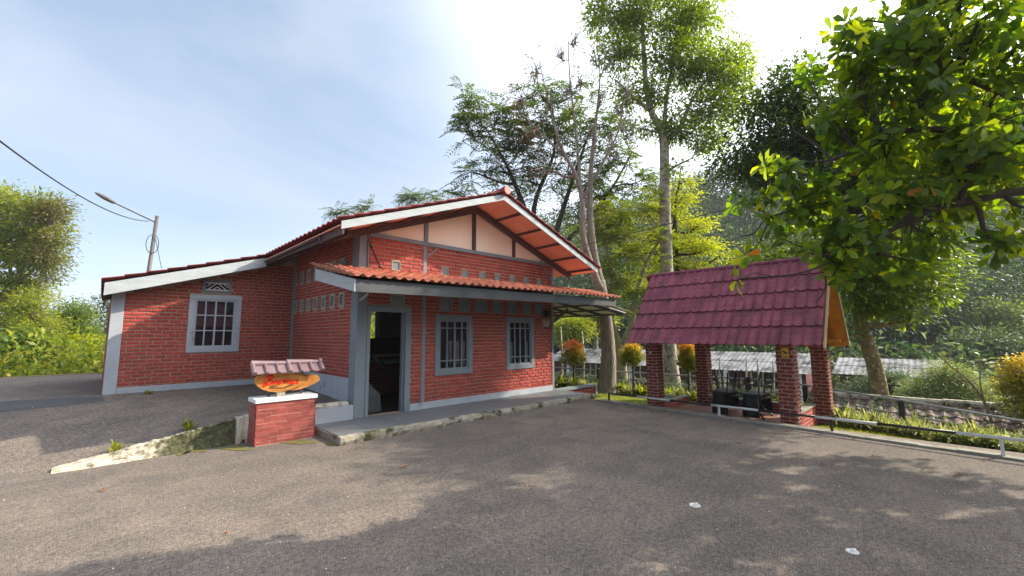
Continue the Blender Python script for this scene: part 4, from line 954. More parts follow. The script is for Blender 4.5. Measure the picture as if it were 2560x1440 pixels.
# ------------------------------------------------------------ street lamp and overhead cables
lb = np.array([.92, 20.0, float(hfun(.9, 20))]); lt = ony(393, 540, 20.0)
lp = thing('street_lamp', 'leaning grey steel lamp pole with long angled arm behind the left wing of the house', 'street lamp', lb)
f = MB(); f.tube([lb, lt], [.075, .058], 10); f.build('pole', MAT['steel'], lp, smooth=True)
a0_ = ony(389, 556, 20.0); a1_ = ony(288, 508, 19.9); a2_ = ony(237, 481, 19.85)
f = MB(); f.tube([a0_, a1_], .026, 8); f.build('arm', MAT['steel'], lp)
f = MB(); d_ = Vector(a2_)-Vector(a1_); pts_ = [Vector(a1_)+d_*t for t in (0, .12, .5, .85, 1)]
f.tube(pts_, [.035, .065, .08, .055, .015], 8); f.build('lamp_head', MAT['steel'], lp, smooth=True)
f = MB(); c1 = ony(381, 610, 19.9)
f.tube([c1+np.array([.18*math.cos(t), 0, .35*math.sin(t)]) for t in np.linspace(0, 2*PI, 14)], .012, 5); f.tube([lt+(lb-lt)*.12, ony(404, 672, 19.9)], .01, 5); f.build('cable_coil', MAT['black'], lp)
wa_, wb_ = ony(-30, 330, 9.0), ony(372, 553, 19.9)
cable([wa_+(wa_-wb_)*1.5+np.array([0, 0, 1.2]), wa_, wb_], .014, 'overhead cable crossing the sky to the lamp pole on the left', sag=.30, n=24)
cable([ony(1460, 612, 7.4), onx(1890, 506, 9.5), onx(2300, 372, 7.5), onx(2620, 262, 6.0)], .009, 'overhead cable running from the gable end across the big leafy branches', n=10)
cable([ony(1465, 625, 7.4), onx(1640, 640, 13), onx(1800, 655, 14)], .007, 'thin sagging wire leaving the roof corner towards the trees behind the gazebo', n=10)
# ------------------------------------------------------------ foliage
G6 = None
def unit(a): return a/np.maximum(np.linalg.norm(a, axis=1, keepdims=True), 1e-9)
def leaves(name, P, A, Nn, Ln, Wd, rnd, mat, parent, shape='d', droop=.15):
    """P base points, A axes, Nn approximate normals, Ln lengths, Wd widths"""
    A = unit(A); S = unit(np.cross(A, Nn)); U = np.cross(S, A); Ln = Ln[:, None]; Wd = Wd[:, None]; n = len(P)
    if shape == 'd':
        V = np.stack([P, P+A*Ln*.5+S*Wd*.5+U*Ln*.03, P+A*Ln-U*Ln*droop, P+A*Ln*.5-S*Wd*.5+U*Ln*.03], 1).reshape(-1, 3)
        F = np.arange(n*4).reshape(n, 4); r = rnd
    else:
        k = np.stack([P, P+A*Ln*.35+S*Wd*.30+U*Wd*.10, P+A*Ln*.74+S*Wd*.5+U*Wd*.14-U*Ln*droop*.5, P+A*Ln-U*Ln*droop,
                      P+A*Ln*.74-S*Wd*.5+U*Wd*.14-U*Ln*droop*.5, P+A*Ln*.35-S*Wd*.30+U*Wd*.10, P+A*Ln*.5-U*Ln*droop*.2], 1)
        V = k.reshape(-1, 3); b = np.arange(n)[:, None]*7
        F = np.concatenate([b+np.array([[0, 1, 2, 6]]), b+np.array([[6, 2, 3, 3]])[:, :4], b+np.array([[0, 6, 4, 5]])], 0)
        # tip pieces as quads mid-left-tip-right
        F = np.concatenate([b+np.array([[0, 1, 2, 6]]), b+np.array([[6, 2, 3, 4]]), b+np.array([[0, 6, 4, 5]])], 0); r = np.concatenate([rnd]*3)
    return np_mesh(name, V, F, r, mat, parent)
def lobe(px, py, D, rx, ry, rd=None):
    c = at(px, py, D); s = D/FOC; return (c, rx*s, ry*s, (rd if rd is not None else (rx+ry)/2*s))
def in_lobes(lobes, n, hollow=2.4, gap=0.0, seed=0):
    vol = np.array([l[1]*l[2]*l[3] for l in lobes])**.75; pr = vol/vol.sum(); idx = rng.choice(len(lobes), n*3, p=pr)
    d = unit(rng.normal(size=(n*3, 3))); r = rng.random(n*3)**(1/hollow)
    C = np.array([l[0] for l in lobes])[idx]; R = np.array([[l[1], l[2], l[3]] for l in lobes])[idx]
    q = d*r[:, None]*R; P = C+q[:, :1]*CR+q[:, 1:2]*np.array([0, 0, 1.0])+q[:, 2:3]*np.array([CF[0], CF[1], 0])
    if gap > 0:
        s = seed*1.7; k = 3.2/np.mean(R)
        nn = np.sin(P[:, 0]*k*1.9+s)*np.cos(P[:, 1]*k*1.7+s*2)+np.sin(P[:, 2]*k*2.1+s*3+P[:, 0]*k)*.8
        keep = nn > (-1.2+gap*1.6); P = P[keep]; idx = idx[keep]
    return P[:n], idx[:n]
def limb(mb, a, b, r0, r1, n=6, wob=.06, n_s=6, up=.15):
    a = np.array(a, float); b = np.array(b, float); L_ = np.linalg.norm(b-a); pts = []
    w1, w2 = rng.normal(size=3)*wob*L_, rng.normal(size=3)*wob*L_
    for i in range(n+1):
        t = i/n; p = a*(1-t)+b*t+w1*math.sin(PI*t)+w2*math.sin(2*PI*t)*.5-np.array([0, 0, up*L_])*math.sin(PI*t)*.5; pts.append(p)
    mb.tube(pts, [r0+(r1-r0)*i/n for i in range(n+1)], n_s, cap=False); return pts
def tree(name, label, base, trunks, lobes, mats, nclump, per, cr, leafL, leafW, group=None, cat='tree', shape='d', gap=.3, hollow=2.2, twigs=True, forks=(), flat=.65, style='clump', seed=1, twig_r=.012, attach=None, colfn=None, limb_r=.09, nside=8, downf=.25, colkeep=None):
    """trunks: list of [(xyz, r), ...] polylines; lobes: ellipsoids"""
    t_ = thing(name, label, cat, base, group); mb = MB(); apts = []
    for tr in trunks:
        # smooth the polyline
        P = [np.array(p, float) for p, r in tr]; R_ = [r for p, r in tr]; q = []; rr = []
        for i in range(len(P)-1):
            p0, p1, p2, p3 = P[max(i-1, 0)], P[i], P[i+1], P[min(i+2, len(P)-1)]
            for k in range(5):
                t = k/5; q.append(.5*((2*p1)+(-p0+p2)*t+(2*p0-5*p1+4*p2-p3)*t*t+(-p0+3*p1-3*p2+p3)*t**3)); rr.append(R_[i]+(R_[i+1]-R_[i])*t)
        q.append(P[-1]); rr.append(R_[-1]); mb.tube(q, rr, nside+2, cap=True)
        for i in range(len(q)): apts.append((q[i], rr[i]))
    AP = np.array([a[0] for a in apts]); AR = np.array([a[1] for a in apts])
    C, idx = in_lobes(lobes, nclump, hollow, gap, seed)
    limbs = []
    for li, l in enumerate(lobes):
        c = np.array(l[0]); hi = AP[:, 2] > (AP[:, 2].min()+.35*(AP[:, 2].max()-AP[:, 2].min()))
        cand = np.where(hi)[0]; dd = np.linalg.norm(AP[cand]-c, axis=1)+np.maximum(AP[cand, 2]-c[2]+.2*np.linalg.norm(AP[cand, :2]-c[:2], axis=1), 0)*1.0
        j = cand[np.argmin(dd)]; r0 = min(AR[j]*.8, limb_r)
        limbs.append(limb(mb, AP[j], c, r0, max(twig_r*1.3, r0*.3), 7, .07, 6))
    if twigs:
        for k in range(len(C)):
            L_ = limbs[idx[k]]; p = L_[int(rng.integers(2, len(L_)))]; limb(mb, p, C[k], twig_r, twig_r*.4, 3, .08, 4, up=-.1)
    mb.build('trunk', MAT[mats[0]], t_, smooth=True)
    cen = np.array([np.array(l[0]) for l in lobes])[idx]
    n = len(C)*per
    if style == 'clump':
        Cr = np.repeat(C, per, 0); off = rng.normal(size=(n, 3))*cr; off[:, 2] *= flat
        P = Cr+off; A = off/cr+rng.normal(size=(n, 3))*.5+np.repeat(unit(C-cen), per, 0)*.6; A[:, 2] -= downf
        Nn = rng.normal(size=(n, 3))*.45+np.array([0, 0, 1.0]); base_r = np.repeat(rng.random(len(C)), per)
    elif style == 'rosette':
        ax = unit(unit(C-cen)+rng.normal(size=C.shape)*.6+np.array([0, 0, .5])); axr = np.repeat(ax, per, 0)
        ph = np.tile(np.arange(per)*2*PI/per*1.0, len(C))+np.repeat(rng.random(len(C))*6, per)+rng.normal(size=n)*.25
        e1 = unit(np.cross(axr, np.array([.3, .2, .9]))); e2 = np.cross(axr, e1)
        rad = e1*np.cos(ph)[:, None]+e2*np.sin(ph)[:, None]; tilt = rng.uniform(-.35, .75, size=n)[:, None]
        A = rad+axr*tilt; A[:, 2] -= .15; P = np.repeat(C, per, 0)+rad*.015+axr*rng.uniform(-cr, cr, size=n)[:, None]; Nn = axr-rad*tilt+rng.normal(size=(n, 3))*.15
        base_r = np.repeat(rng.random(len(C)), per)
    elif style == 'frond':
        fr_per = per; nf = len(C)*fr_per; pairs = 7
        Cr = np.repeat(C, fr_per, 0); A0 = unit(rng.normal(size=(nf, 3))*np.array([1, 1, .35])+np.repeat(unit(C-cen), fr_per, 0)*.4)
        S0 = unit(np.cross(A0, np.array([0, 0, 1.0]))); fl = rng.uniform(.7, 1.2, nf)*cr
        P = []; A = []; Nn = []; base_r = []; rb = np.repeat(rng.random(len(C)), fr_per)
        for k in range(pairs):
            t = (k+1)/pairs; pos = Cr+A0*(fl*t)[:, None]-np.array([0, 0, 1.0])*(fl*.35*t*t)[:, None]
            for s in (-1, 1): P.append(pos); A.append(S0*s+A0*.55); Nn.append(np.tile([0, 0, 1.0], (nf, 1))+rng.normal(size=(nf, 3))*.25); base_r.append(rb)
        P = np.concatenate(P); A = np.concatenate(A); Nn = np.concatenate(Nn); base_r = np.concatenate(base_r); n = len(P)
    Ln = leafL*rng.uniform(.7, 1.25, n); Wd = leafW*rng.uniform(.75, 1.2, n)
    rnd = np.clip(.55*base_r+.45*rng.random(n), 0, 1)
    if colkeep is not None:
        kk = colkeep(P); P, A, Nn, Ln, Wd, rnd = P[kk], A[kk], Nn[kk], Ln[kk], Wd[kk], rnd[kk]
    if colfn is not None: rnd = np.clip(colfn(P, rnd), 0, 1)
    leaves('crown', P, A, Nn, Ln, Wd, rnd, MAT[mats[1]], t_, shape)
    return t_
MAT['lf_near'] = leafmat('large_glossy_leaf', [(0, (0.035, 0.075, 0.022)), (.4, (0.060, 0.125, 0.022)), (.75, (0.15, 0.22, 0.018)), (.955, (0.30, 0.34, 0.02)), (.97, (0.42, 0.25, 0.02)), (1, (0.40, 0.06, 0.02))], .58, .34, (2.8, 2.5, .3))
MAT['lf_mid'] = leafmat('broad_green_leaf', [(0, (0.04, 0.085, 0.018)), (.5, (0.10, 0.17, 0.02)), (1, (0.20, 0.25, 0.02))], .45, .42, (2.0, 1.9, .35))
MAT['lf_dark'] = leafmat('dark_evergreen_leaf', [(0, (0.028, 0.060, 0.022)), (.6, (0.058, 0.112, 0.026)), (1, (0.10, 0.17, 0.035))], .45, .45, (1.7, 1.6, .4))
MAT['lf_lime'] = leafmat('lime_leaf', [(0, (0.20, 0.27, 0.012)), (.5, (0.34, 0.40, 0.014)), (1, (0.48, 0.50, 0.02))], .5, .5, (1.5, 1.4, .4))
MAT['lf_tall'] = leafmat('fresh_green_leaf', [(0, (0.065, 0.125, 0.018)), (.5, (0.16, 0.24, 0.022)), (1, (0.30, 0.37, 0.03))], .55, .5, (2.0, 1.9, .4))
MAT['lf_frond'] = leafmat('feathery_green_frond', [(0, (0.045, 0.085, 0.03)), (.6, (0.09, 0.145, 0.035)), (1, (0.18, 0.23, 0.045))], .4, .55, (1.5, 1.45, .5))
MAT['lf_frond2'] = leafmat('pale_green_frond', [(0, (0.09, 0.15, 0.025)), (.6, (0.20, 0.26, 0.03)), (.93, (0.30, 0.33, 0.04)), (1, (0.38, 0.28, 0.03))], .45, .55, (1.5, 1.4, .45))
MAT['lf_brown'] = leafmat('rusty_dry_leaf', [(0, (0.20, 0.10, 0.06)), (1, (0.34, 0.16, 0.08))], .4, .6, (1.2, 1, .8))
MAT['lf_left'] = leafmat('sunny_yellow_green_leaf', [(0, (0.08, 0.14, 0.018)), (.5, (0.20, 0.26, 0.022)), (.85, (0.34, 0.36, 0.03)), (1, (0.36, 0.30, 0.08))], .45, .5, (1.5, 1.4, .45))
MAT['lf_olive'] = leafmat('olive_brown_leaf', [(0, (0.06, 0.09, 0.02)), (.5, (0.12, 0.14, 0.03)), (1, (0.30, 0.22, 0.09))], .4, .5, (1.4, 1.3, .5))
MAT['lf_blue'] = leafmat('bluish_forest_leaf', [(0, (0.012, 0.034, 0.020)), (.45, (0.035, 0.080, 0.036)), (.8, (0.09, 0.15, 0.05)), (1, (0.19, 0.25, 0.07))], .3, .6, (1.3, 1.3, .6))
MAT['lf_cas'] = leafmat('soft_needle_foliage', [(0, (0.09, 0.14, 0.05)), (.6, (0.22, 0.28, 0.08)), (1, (0.36, 0.38, 0.13))], .4, .6, (1.3, 1.3, .6))
MAT['lf_fire'] = leafmat('orange_green_shoot', [(0, (0.05, 0.10, 0.012)), (.35, (0.20, 0.25, 0.015)), (.62, (0.60, 0.46, 0.03)), (.85, (0.70, 0.26, 0.06)), (1, (0.62, 0.12, 0.07))], .4, .4, (1.3, 1.2, .5))
MAT['lf_border'] = leafmat('striped_border_blade', [(0, (0.09, 0.15, 0.035)), (.5, (0.30, 0.36, 0.10)), (1, (0.62, 0.60, 0.34))], .4, .5, (1.2, 1.15, .6))

MAT['lf_blue2'] = leafmat('cool_green_leaf', [(0, (0.03, 0.065, 0.03)), (.5, (0.06, 0.11, 0.045)), (1, (0.11, 0.16, 0.06))], .4, .55, (1.4, 1.35, .6))
MAT['lf_cas2'] = leafmat('grey_green_foliage', [(0, (0.035, 0.070, 0.035)), (.6, (0.075, 0.125, 0.055)), (1, (0.14, 0.19, 0.075))], .4, .6, (1.3, 1.3, .6))
MAT['barkmoss2'] = pmat('pale_mossy_bark', (0.32, 0.30, 0.16), (0.20, 0.20, 0.10), 5, 0.95, 0.6, 12, 0.02, stain=(0.40, 0.37, 0.26), sscale=4, slo=.5, shi=.7)
gz_ = lambda x, y: float(hfun(x, y))
def gp(px, py, D):                # a point on the ground at depth D under pixel column px
    p = at(px, py, D); return np.array([p[0], p[1], gz_(p[0], p[1])])
# --- bare gnarled tree in front of the feathery ones
b0 = gp(1518, 975, 14.2)
T = lambda *a: [(at(x, y, D), r) for x, y, D, r in a]
tree('half_bare_tree', 'tall half-bare tree with thick fissured leaning trunk beside the right corner of the house', b0,
     [[(b0+np.array([0, 0, -.1]), .46), (b0+np.array([0, 0, .25]), .31)]+T((1521, 880, 14.2, .235), (1512, 780, 14.2, .21), (1498, 700, 14.2, .19)),
      T((1498, 705, 14.2, .18), (1482, 620, 14.2, .14), (1474, 520, 14.3, .11), (1478, 420, 14.3, .075), (1490, 300, 14.4, .045), (1500, 190, 14.4, .022), (1490, 110, 14.4, .010)),
      T((1500, 720, 14.1, .14), (1478, 665, 14.0, .12), (1458, 590, 14.0, .10), (1455, 500, 14.0, .085), (1440, 440, 14.0, .07), (1400, 360, 14, .045), (1370, 250, 14, .022), (1350, 160, 14, .010)),
      T((1455, 500, 14.0, .07), (1500, 420, 13.8, .05), (1545, 330, 13.8, .03), (1560, 250, 13.8, .012)),
      T((1452, 480, 14.0, .06), (1440, 330, 14.2, .04), (1425, 200, 14.3, .022), (1420, 90, 14.3, .010)),
      T((1420, 400, 14.0, .05), (1350, 330, 14.4, .03), (1310, 280, 14.4, .015), (1330, 190, 14.4, .01))],
     [lobe(x_, y_, 14.2+.3*math.sin(x_), 26, 55) for x_, y_ in ((1300,250),(1325,330),(1345,180),(1375,260),(1395,140),(1415,230),(1440,110),(1455,210),(1480,140),(1500,240),(1525,160),(1545,280),(1565,220),(1400,380),(1350,420),(1530,370),(1470,330),(1585,320))],
     ('bark2', 'lf_brown'), 420, 3, .16, .13, .05, gap=0, twig_r=.014, hollow=3, colkeep=lambda P: (P @ CR) < (at(1350, 300, 14.2) @ CR))
HL = lambda px, py, D, rx, ry, rd=None: lobe(px, py, D, rx, ry, rd)
# --- feathery tree behind the house
b1 = gp(1370, 930, 21)
tree('feathery_tree', 'wide dark feathery-leaved tree with several stems rising behind the roof ridge', b1,
     [[(b1, .30)]+T((1368, 800, 21, .26), (1350, 640, 21, .20), (1310, 520, 21, .14), (1270, 420, 21, .08), (1220, 330, 21, .03)),
      T((1360, 720, 21, .20), (1385, 600, 21, .15), (1425, 470, 21, .10), (1470, 340, 21, .04)),
      T((1352, 660, 21, .16), (1335, 520, 21, .12), (1385, 380, 21, .07), (1380, 260, 21, .03)),
      T((1375, 640, 21, .14), (1460, 560, 21, .10), (1530, 470, 21, .06), (1580, 380, 21, .03))],
     [HL(*a) for a in ((1190,250,21,55,40),(1165,330,21,45,40),(1245,290,21,75,50),(1175,430,21,60,35),(1300,360,21,85,80),(1250,430,21,70,45),(1380,320,21,80,75),
      (1420,430,21,90,70),(1480,320,21,80,75),(1540,400,21,80,60),(1560,290,21,60,50),(1500,490,21,80,45),(1350,235,21,55,30),(1600,460,21,50,45),(1430,240,21,60,40),(1330,460,21,60,40),(1130,480,21.5,50,25),(1440,540,21.5,60,35))],
     ('barkdark', 'lf_frond'), 430, 3, .85, .24, .075, style='frond', gap=.58, seed=2, twig_r=.02, limb_r=.09, hollow=1.9)
b2 = gp(1556, 975, 17)
tree('forked_tree', 'pale green feathery tree with smooth forked trunk right of the gnarled trunk', b2,
     [[(b2, .26)]+T((1553, 900, 17, .20), (1545, 860, 17, .18), (1526, 790, 17, .12), (1530, 700, 17, .10), (1510, 600, 17, .06), (1480, 530, 17, .03)),
      T((1546, 880, 17, .16), (1578, 810, 17, .12), (1592, 730, 17, .10), (1625, 640, 17, .06), (1680, 560, 17, .03)),
      T((1552, 900, 17.2, .13), (1590, 850, 17.3, .11), (1612, 770, 17.3, .09), (1640, 690, 17.3, .05))],
     [HL(*a) for a in ((1530,590,17,60,35),(1470,560,17,50,35),(1590,640,17,75,30),(1560,700,17,70,30),(1640,600,17,60,30),(1500,670,17,55,25),(1600,520,17,65,35),(1530,520,17,50,30),(1620,720,17,60,25),(1500,740,17,40,18),(1570,770,17,60,18))],
     ('barkmoss2', 'lf_frond2'), 140, 3, .75, .22, .07, style='frond', gap=.5, seed=4, twig_r=.014, hollow=1.8)
# --- tall straight tree
b3 = gp(1684, 985, 16.5)
tree('tall_tree', 'very tall straight tree with blotched pale trunk and fresh green crown above the gazebo', b3,
     [[(b3+np.array([0, 0, -.1]), .52), (b3+np.array([0, 0, .35]), .34)]+T((1674, 880, 16.5, .26), (1668, 700, 16.5, .235), (1663, 520, 16.5, .20), (1661, 390, 16.5, .18), (1655, 330, 16.5, .16), (1625, 270, 16.5, .11), (1612, 180, 16.5, .09), (1605, 60, 16.5, .06), (1590, -80, 16.5, .03)),
      T((1663, 350, 16.5, .12), (1700, 320, 16.5, .09), (1730, 250, 16.5, .06), (1790, 170, 16.6, .03)),
      T((1660, 330, 16.5, .10), (1668, 230, 16.6, .07), (1690, 120, 16.6, .04), (1700, 0, 16.6, .03)),
      T((1628, 280, 16.5, .08), (1580, 240, 16.4, .06), (1540, 200, 16.4, .03)),
      T((1662, 430, 16.5, .05), (1700, 410, 16.4, .04), (1730, 395, 16.3, .02))],
     [HL(*a) for a in ((1580,40,16.5,110,80),(1720,40,16.5,90,90),(1680,150,16.5,100,60),(1780,180,16.5,90,60),(1840,240,16.6,50,55),(1760,280,16.5,90,50),(1550,130,16.5,60,50),(1620,-80,16.5,140,60),(1680,330,16.5,50,35),(1770,350,16.5,60,28),(1560,230,16.5,50,40),(1830,150,16.5,55,40),(1500,20,16.5,45,45),(1640,230,16.5,60,40),(1600,320,16.5,40,20),(1690,430,16.3,30,15))],
     ('barkpale', 'lf_tall'), 900, 32, .20, .20, .060, gap=.55, seed=5, twig_r=.012, hollow=1.7, flat=.75, limb_r=.07)
# --- lime green tree with layered branches
b4 = gp(1720, 960, 20)
tree('lime_tree', 'bright yellow-green tree with flat layered branches behind the tall pale trunk', b4,
     [[(b4, .2)]+T((1705, 800, 20, .16), (1690, 640, 20, .12), (1688, 520, 20, .07), (1700, 450, 20, .03))],
     [HL(*a) for a in ((1650,530,20,60,22),(1745,560,20,60,20),(1620,585,20,45,20),(1700,612,20,95,20),(1765,622,20,45,13),(1650,655,20,70,16),(1735,668,20,65,14),(1700,500,20,45,20),(1620,690,20,60,14),(1690,705,20,90,12),(1710,455,20,30,20),(1800,640,20,20,10),(1590,625,20,40,14))],
     ('barkdark', 'lf_lime'), 300, 34, .26, .16, .06, gap=.2, seed=6, flat=.35, hollow=1.8)
b5 = gp(2192, 985, 13.3)
tree('dark_evergreen_tree', 'dense dark evergreen crown behind the big-leaved branches, upper right', b5,
     [[(b5, .25)]+T((2186, 930, 13.1, .16), (2168, 870, 13.0, .15), (2148, 800, 12.9, .13), (2145, 620, 12, .12), (2100, 480, 11.8, .10), (2000, 380, 11.8, .07)), T((2140, 600, 12, .12), (2250, 450, 11.6, .08), (2350, 380, 11.2, .05))],
     [HL(*a) for a in ((1890,340,11.8,90,70),(1970,260,11.8,90,70),(1850,400,11.8,65,40),(2010,350,11.8,90,90),(1825,425,11.8,45,22),(1990,190,11.8,60,45),(1900,260,11.8,50,40),(1920,440,11.8,80,40),
      (2120,300,11.6,100,90),(2130,440,11.6,100,70),(2260,250,11.2,110,100),(2260,420,11.2,110,80),(2400,300,10.8,100,100),(2420,450,10.8,90,70),(2520,350,10.4,90,100),(2160,540,11.5,90,40),(2330,540,11,90,40),(2380,240,8.8,110,90),(2250,330,9.4,90,80),(2480,330,8.6,90,90),(2330,440,9.2,90,60),(2200,420,10,80,60),(2060,330,13.4,90,70),(2160,260,13.4,90,80),(1960,390,13.2,80,50),(2220,380,13.2,90,70))],
     ('barkdark', 'lf_dark'), 1450, 32, .26, .16, .055, gap=.22, seed=7, hollow=1.7)
# --- small tree behind the gazebo with leaning mossy trunk
b6 = gp(2208, 1010, 12.6)
tree('mossy_trunk_tree', 'tree with leaning mossy trunk and bright sunlit broad leaves right of the gazebo', b6,
     [[(b6+np.array([0, 0, -.2]), .34), (b6+np.array([0, 0, .15]), .24)]+T((2190, 930, 12.6, .20), (2172, 870, 12.6, .18), (2150, 800, 12.6, .15), (2140, 730, 12.6, .11), (2160, 640, 12.6, .07))],
     [HL(*a) for a in ((2200,690,12.5,110,60),(2300,640,12.5,80,55),(2330,715,12.6,50,50),(2150,765,12.5,70,35),(2250,590,12.6,90,45),(2100,700,12.4,55,45),(2275,785,12.5,45,18),(2090,640,12.6,70,45),(2370,650,12.6,25,35),(2220,760,12.5,80,30),(2000,640,12.9,90,40),(1900,650,13.2,60,25),(2105,835,12.8,24,14))],
     ('barkmoss', 'lf_mid'), 560, 15, .24, .19, .075, gap=.25, seed=8, shape='leaf', hollow=1.8)
# --- big-leaved tree reaching in from the right
b7 = np.array([10.4, -3.2, gz_(10.4, -3.2)])
W3 = lambda x, y, z, a, b, c: (np.array([x, y, z]), a, b, c)
K7 = .70
T7 = lambda *a: [(at(x, y, D*K7), r*K7) for x, y, D, r in a]
tree('broad_leaved_tree', 'large glossy-leaved tree reaching in over the parking area from the upper right', b7,
     [[(b7, .28), (b7+np.array([-.1, .1, 1.2]), .22), (b7+np.array([-.3, .2, 2.4]), .18), (b7+np.array([-1.0, .7, 3.3]), .13)]+T7((2700, 330, 7.4, .12), (2560, 250, 6.9, .08), (2400, 190, 6.6, .05)),
      [(b7+np.array([-.2, .15, 1.7]), .14), (b7+np.array([-1.0, .9, 2.4]), .10)]+T7((2700, 500, 7.2, .10), (2560, 478, 6.8, .072), (2440, 500, 6.7, .06), (2330, 525, 6.7, .05), (2200, 590, 6.8, .035), (2090, 650, 7.0, .02)),
      [(b7+np.array([-.3, .2, 2.2]), .14), (b7+np.array([-1.0, .8, 3.0]), .10)]+T7((2680, 420, 7.2, .10), (2540, 370, 6.8, .07), (2400, 330, 6.6, .055), (2250, 330, 6.7, .04), (2080, 400, 6.9, .025)),
      T7((2330, 525, 6.7, .05), (2200, 500, 6.9, .035), (2050, 510, 7.0, .025), (1930, 540, 7.1, .012)),
      [(b7+np.array([-.3, .2, 2.4]), .14), (np.array([10.2, -4.2, 4.2]), .09), (np.array([9.8, -5.2, 4.8]), .04)],
      [(b7+np.array([-.3, .2, 2.4]), .15), (np.array([11.4, -2.2, 4.2]), .10), (np.array([12.4, -1.1, 4.8]), .06), (np.array([14.0, .2, 5.2]), .03)]],
     [HL(a, b, D*K7, rx, ry) for a, b, D, rx, ry in ((2250,110,6.6,130,95),(2450,50,6.3,150,90),(2500,210,6.2,130,90),(2300,250,6.6,140,80),(2150,190,6.9,80,70),(2085,310,7.0,75,55),(2190,370,6.8,120,70),
      (1975,455,7.1,75,38),(1905,545,7.1,42,34),(2050,490,7.0,100,60),(2250,480,6.7,130,70),(2450,370,6.3,130,80),(1965,600,7.1,80,38),(2120,600,6.9,110,55),(2330,590,6.6,90,36),(2490,605,6.5,80,30),
      (2085,690,7.1,50,28),(1845,697,6.6,11,10),(2040,755,7.0,26,14),(2540,120,6.0,80,110),(2350,-40,6.6,180,70),(2600,330,6.6,90,150),(2135,95,6.9,45,38),(2560,520,6.6,60,36),(2400,440,6.6,90,50),(1868,630,7.1,22,22),
      (2150,280,7.3,90,60),(2350,180,7.0,120,90),(2000,540,7.4,80,46),(2200,540,7.2,110,60),(2400,520,7.0,110,46),(2350,330,7.2,120,80),(1935,405,7.3,42,18),(2200,635,7.3,80,32),(2250,110,7.6,130,95),(2480,300,7.4,130,90),(1880,500,7.1,42,26),(1850,590,7.1,26,24),(2050,640,7.1,70,40),(2160,700,7.1,80,34),(2280,680,7.0,70,30),(1835,480,7.1,20,12),(2020,200,7.4,50,50),(1980,300,7.4,50,40),(2110,60,7.0,50,45))]+
     [HL(*a) for a in ((2350,320,6.6,90,60),(2450,250,6.8,90,60),(2250,400,6.4,80,50),(2480,400,6.6,80,50))]+
     [W3(10.6, -1.4, 5.0, 1.2, .7, 1.2), W3(11.7, -1.9, 5.7, 1.2, .8, 1.2), W3(9.2, -3.0, 4.9, 1.2, .6, 1.2), W3(10.8, -3.8, 4.8, 1.5, .8, 1.5), W3(9.6, -5.2, 5.0, 1.4, .7, 1.4), W3(12.2, -2.6, 4.6, 1.3, .8, 1.3), W3(12.6, -.9, 5.0, 1.2, .8, 1.2), W3(14.2, .3, 5.4, 1.2, .8, 1.2), W3(11.4, -5.8, 4.8, 1.4, .8, 1.4)],
     ('barkdark', 'lf_near'), 2650, 8, .04, .162, .080, style='rosette', shape='leaf', gap=.14, seed=9, twig_r=.006, hollow=1.5, limb_r=.035)
# --- second tree standing just off the right edge, whose crown shades the car park
# --- left side vegetation
b8 = gp(20, 930, 24)
tree('tall_leafy_tree', 'tall sunlit tree with pale twin trunks and olive tips at the far left edge', b8,
     [[(b8, .28)]+T((28, 850, 24, .24), (40, 740, 24, .2), (60, 640, 24, .12), (80, 560, 24, .06)),
      T((8, 930, 24, .14), (18, 800, 24, .12), (28, 700, 24, .08), (10, 600, 24, .04)),
      T((45, 720, 24, .1), (75, 680, 24, .07), (110, 640, 24, .03))],
     [HL(*a) for a in ((60,540,24,70,60),(120,560,24,38,35),(20,620,24,70,60),(95,640,24,45,40),(-40,560,24,80,90),(60,710,24,60,35),(110,590,24.3,45,25),(0,500,24,60,40),(40,800,24.2,60,50),(-30,740,24,80,70),(85,740,24,30,25),(95,500,24,35,20))],
     ('barkpale', 'lf_left'), 600, 34, .36, .25, .085, gap=.45, seed=11, hollow=1.8)
tree('olive_shrubby_tree', 'slender olive-brown tree tips spreading to the right of the tall left tree', gp(100, 940, 23.5),
     [[(gp(100, 940, 23.5), .1)]+T((95, 800, 23.5, .08), (105, 680, 23.5, .05), (130, 580, 23.5, .02))],
     [HL(*a) for a in ((125,530,23.4,35,30),(140,600,23.4,30,22),(115,640,23.4,40,35),(135,690,23.4,25,18),(165,590,23.4,14,6),(145,510,23.4,16,14))],
     ('bark', 'lf_olive'), 170, 28, .30, .22, .05, gap=.3, seed=12, hollow=1.8)
b9 = gp(28, 945, 19.6)
tree('drooping_leaf_shrub', 'dark shrub of long drooping glossy leaves at the far left beside the driveway', b9,
     [[(b9, .09)]+T((28, 910, 19.6, .07), (30, 850, 19.6, .04))], [HL(*a) for a in ((25,850,19.6,50,40),(60,870,19.6,35,35),(0,880,19.6,50,40),(30,905,19.4,45,20))],
     ('barkdark', 'lf_mid'), 110, 12, .22, .42, .13, gap=0, seed=13, cat='shrub', shape='leaf', downf=1.3, hollow=1.8)
tree('sunny_bush', 'broad sunlit yellow-green bush at the end of the left driveway', gp(120, 948, 20.5),
     [[(gp(120, 948, 20.5), .07)]+T((120, 900, 20.5, .04), (125, 850, 20.5, .02))],
     [HL(*a) for a in ((95,850,20.8,50,50),(130,880,20.5,60,45),(90,800,21.5,45,40),(170,910,20.3,55,28),(110,925,20,60,16),(60,930,20,50,14),(150,930,20,50,14),(75,760,21.5,40,40))],
     ('barkdark', 'lf_left'), 330, 40, .26, .17, .06, gap=.1, seed=14, cat='bush', hollow=1.7)
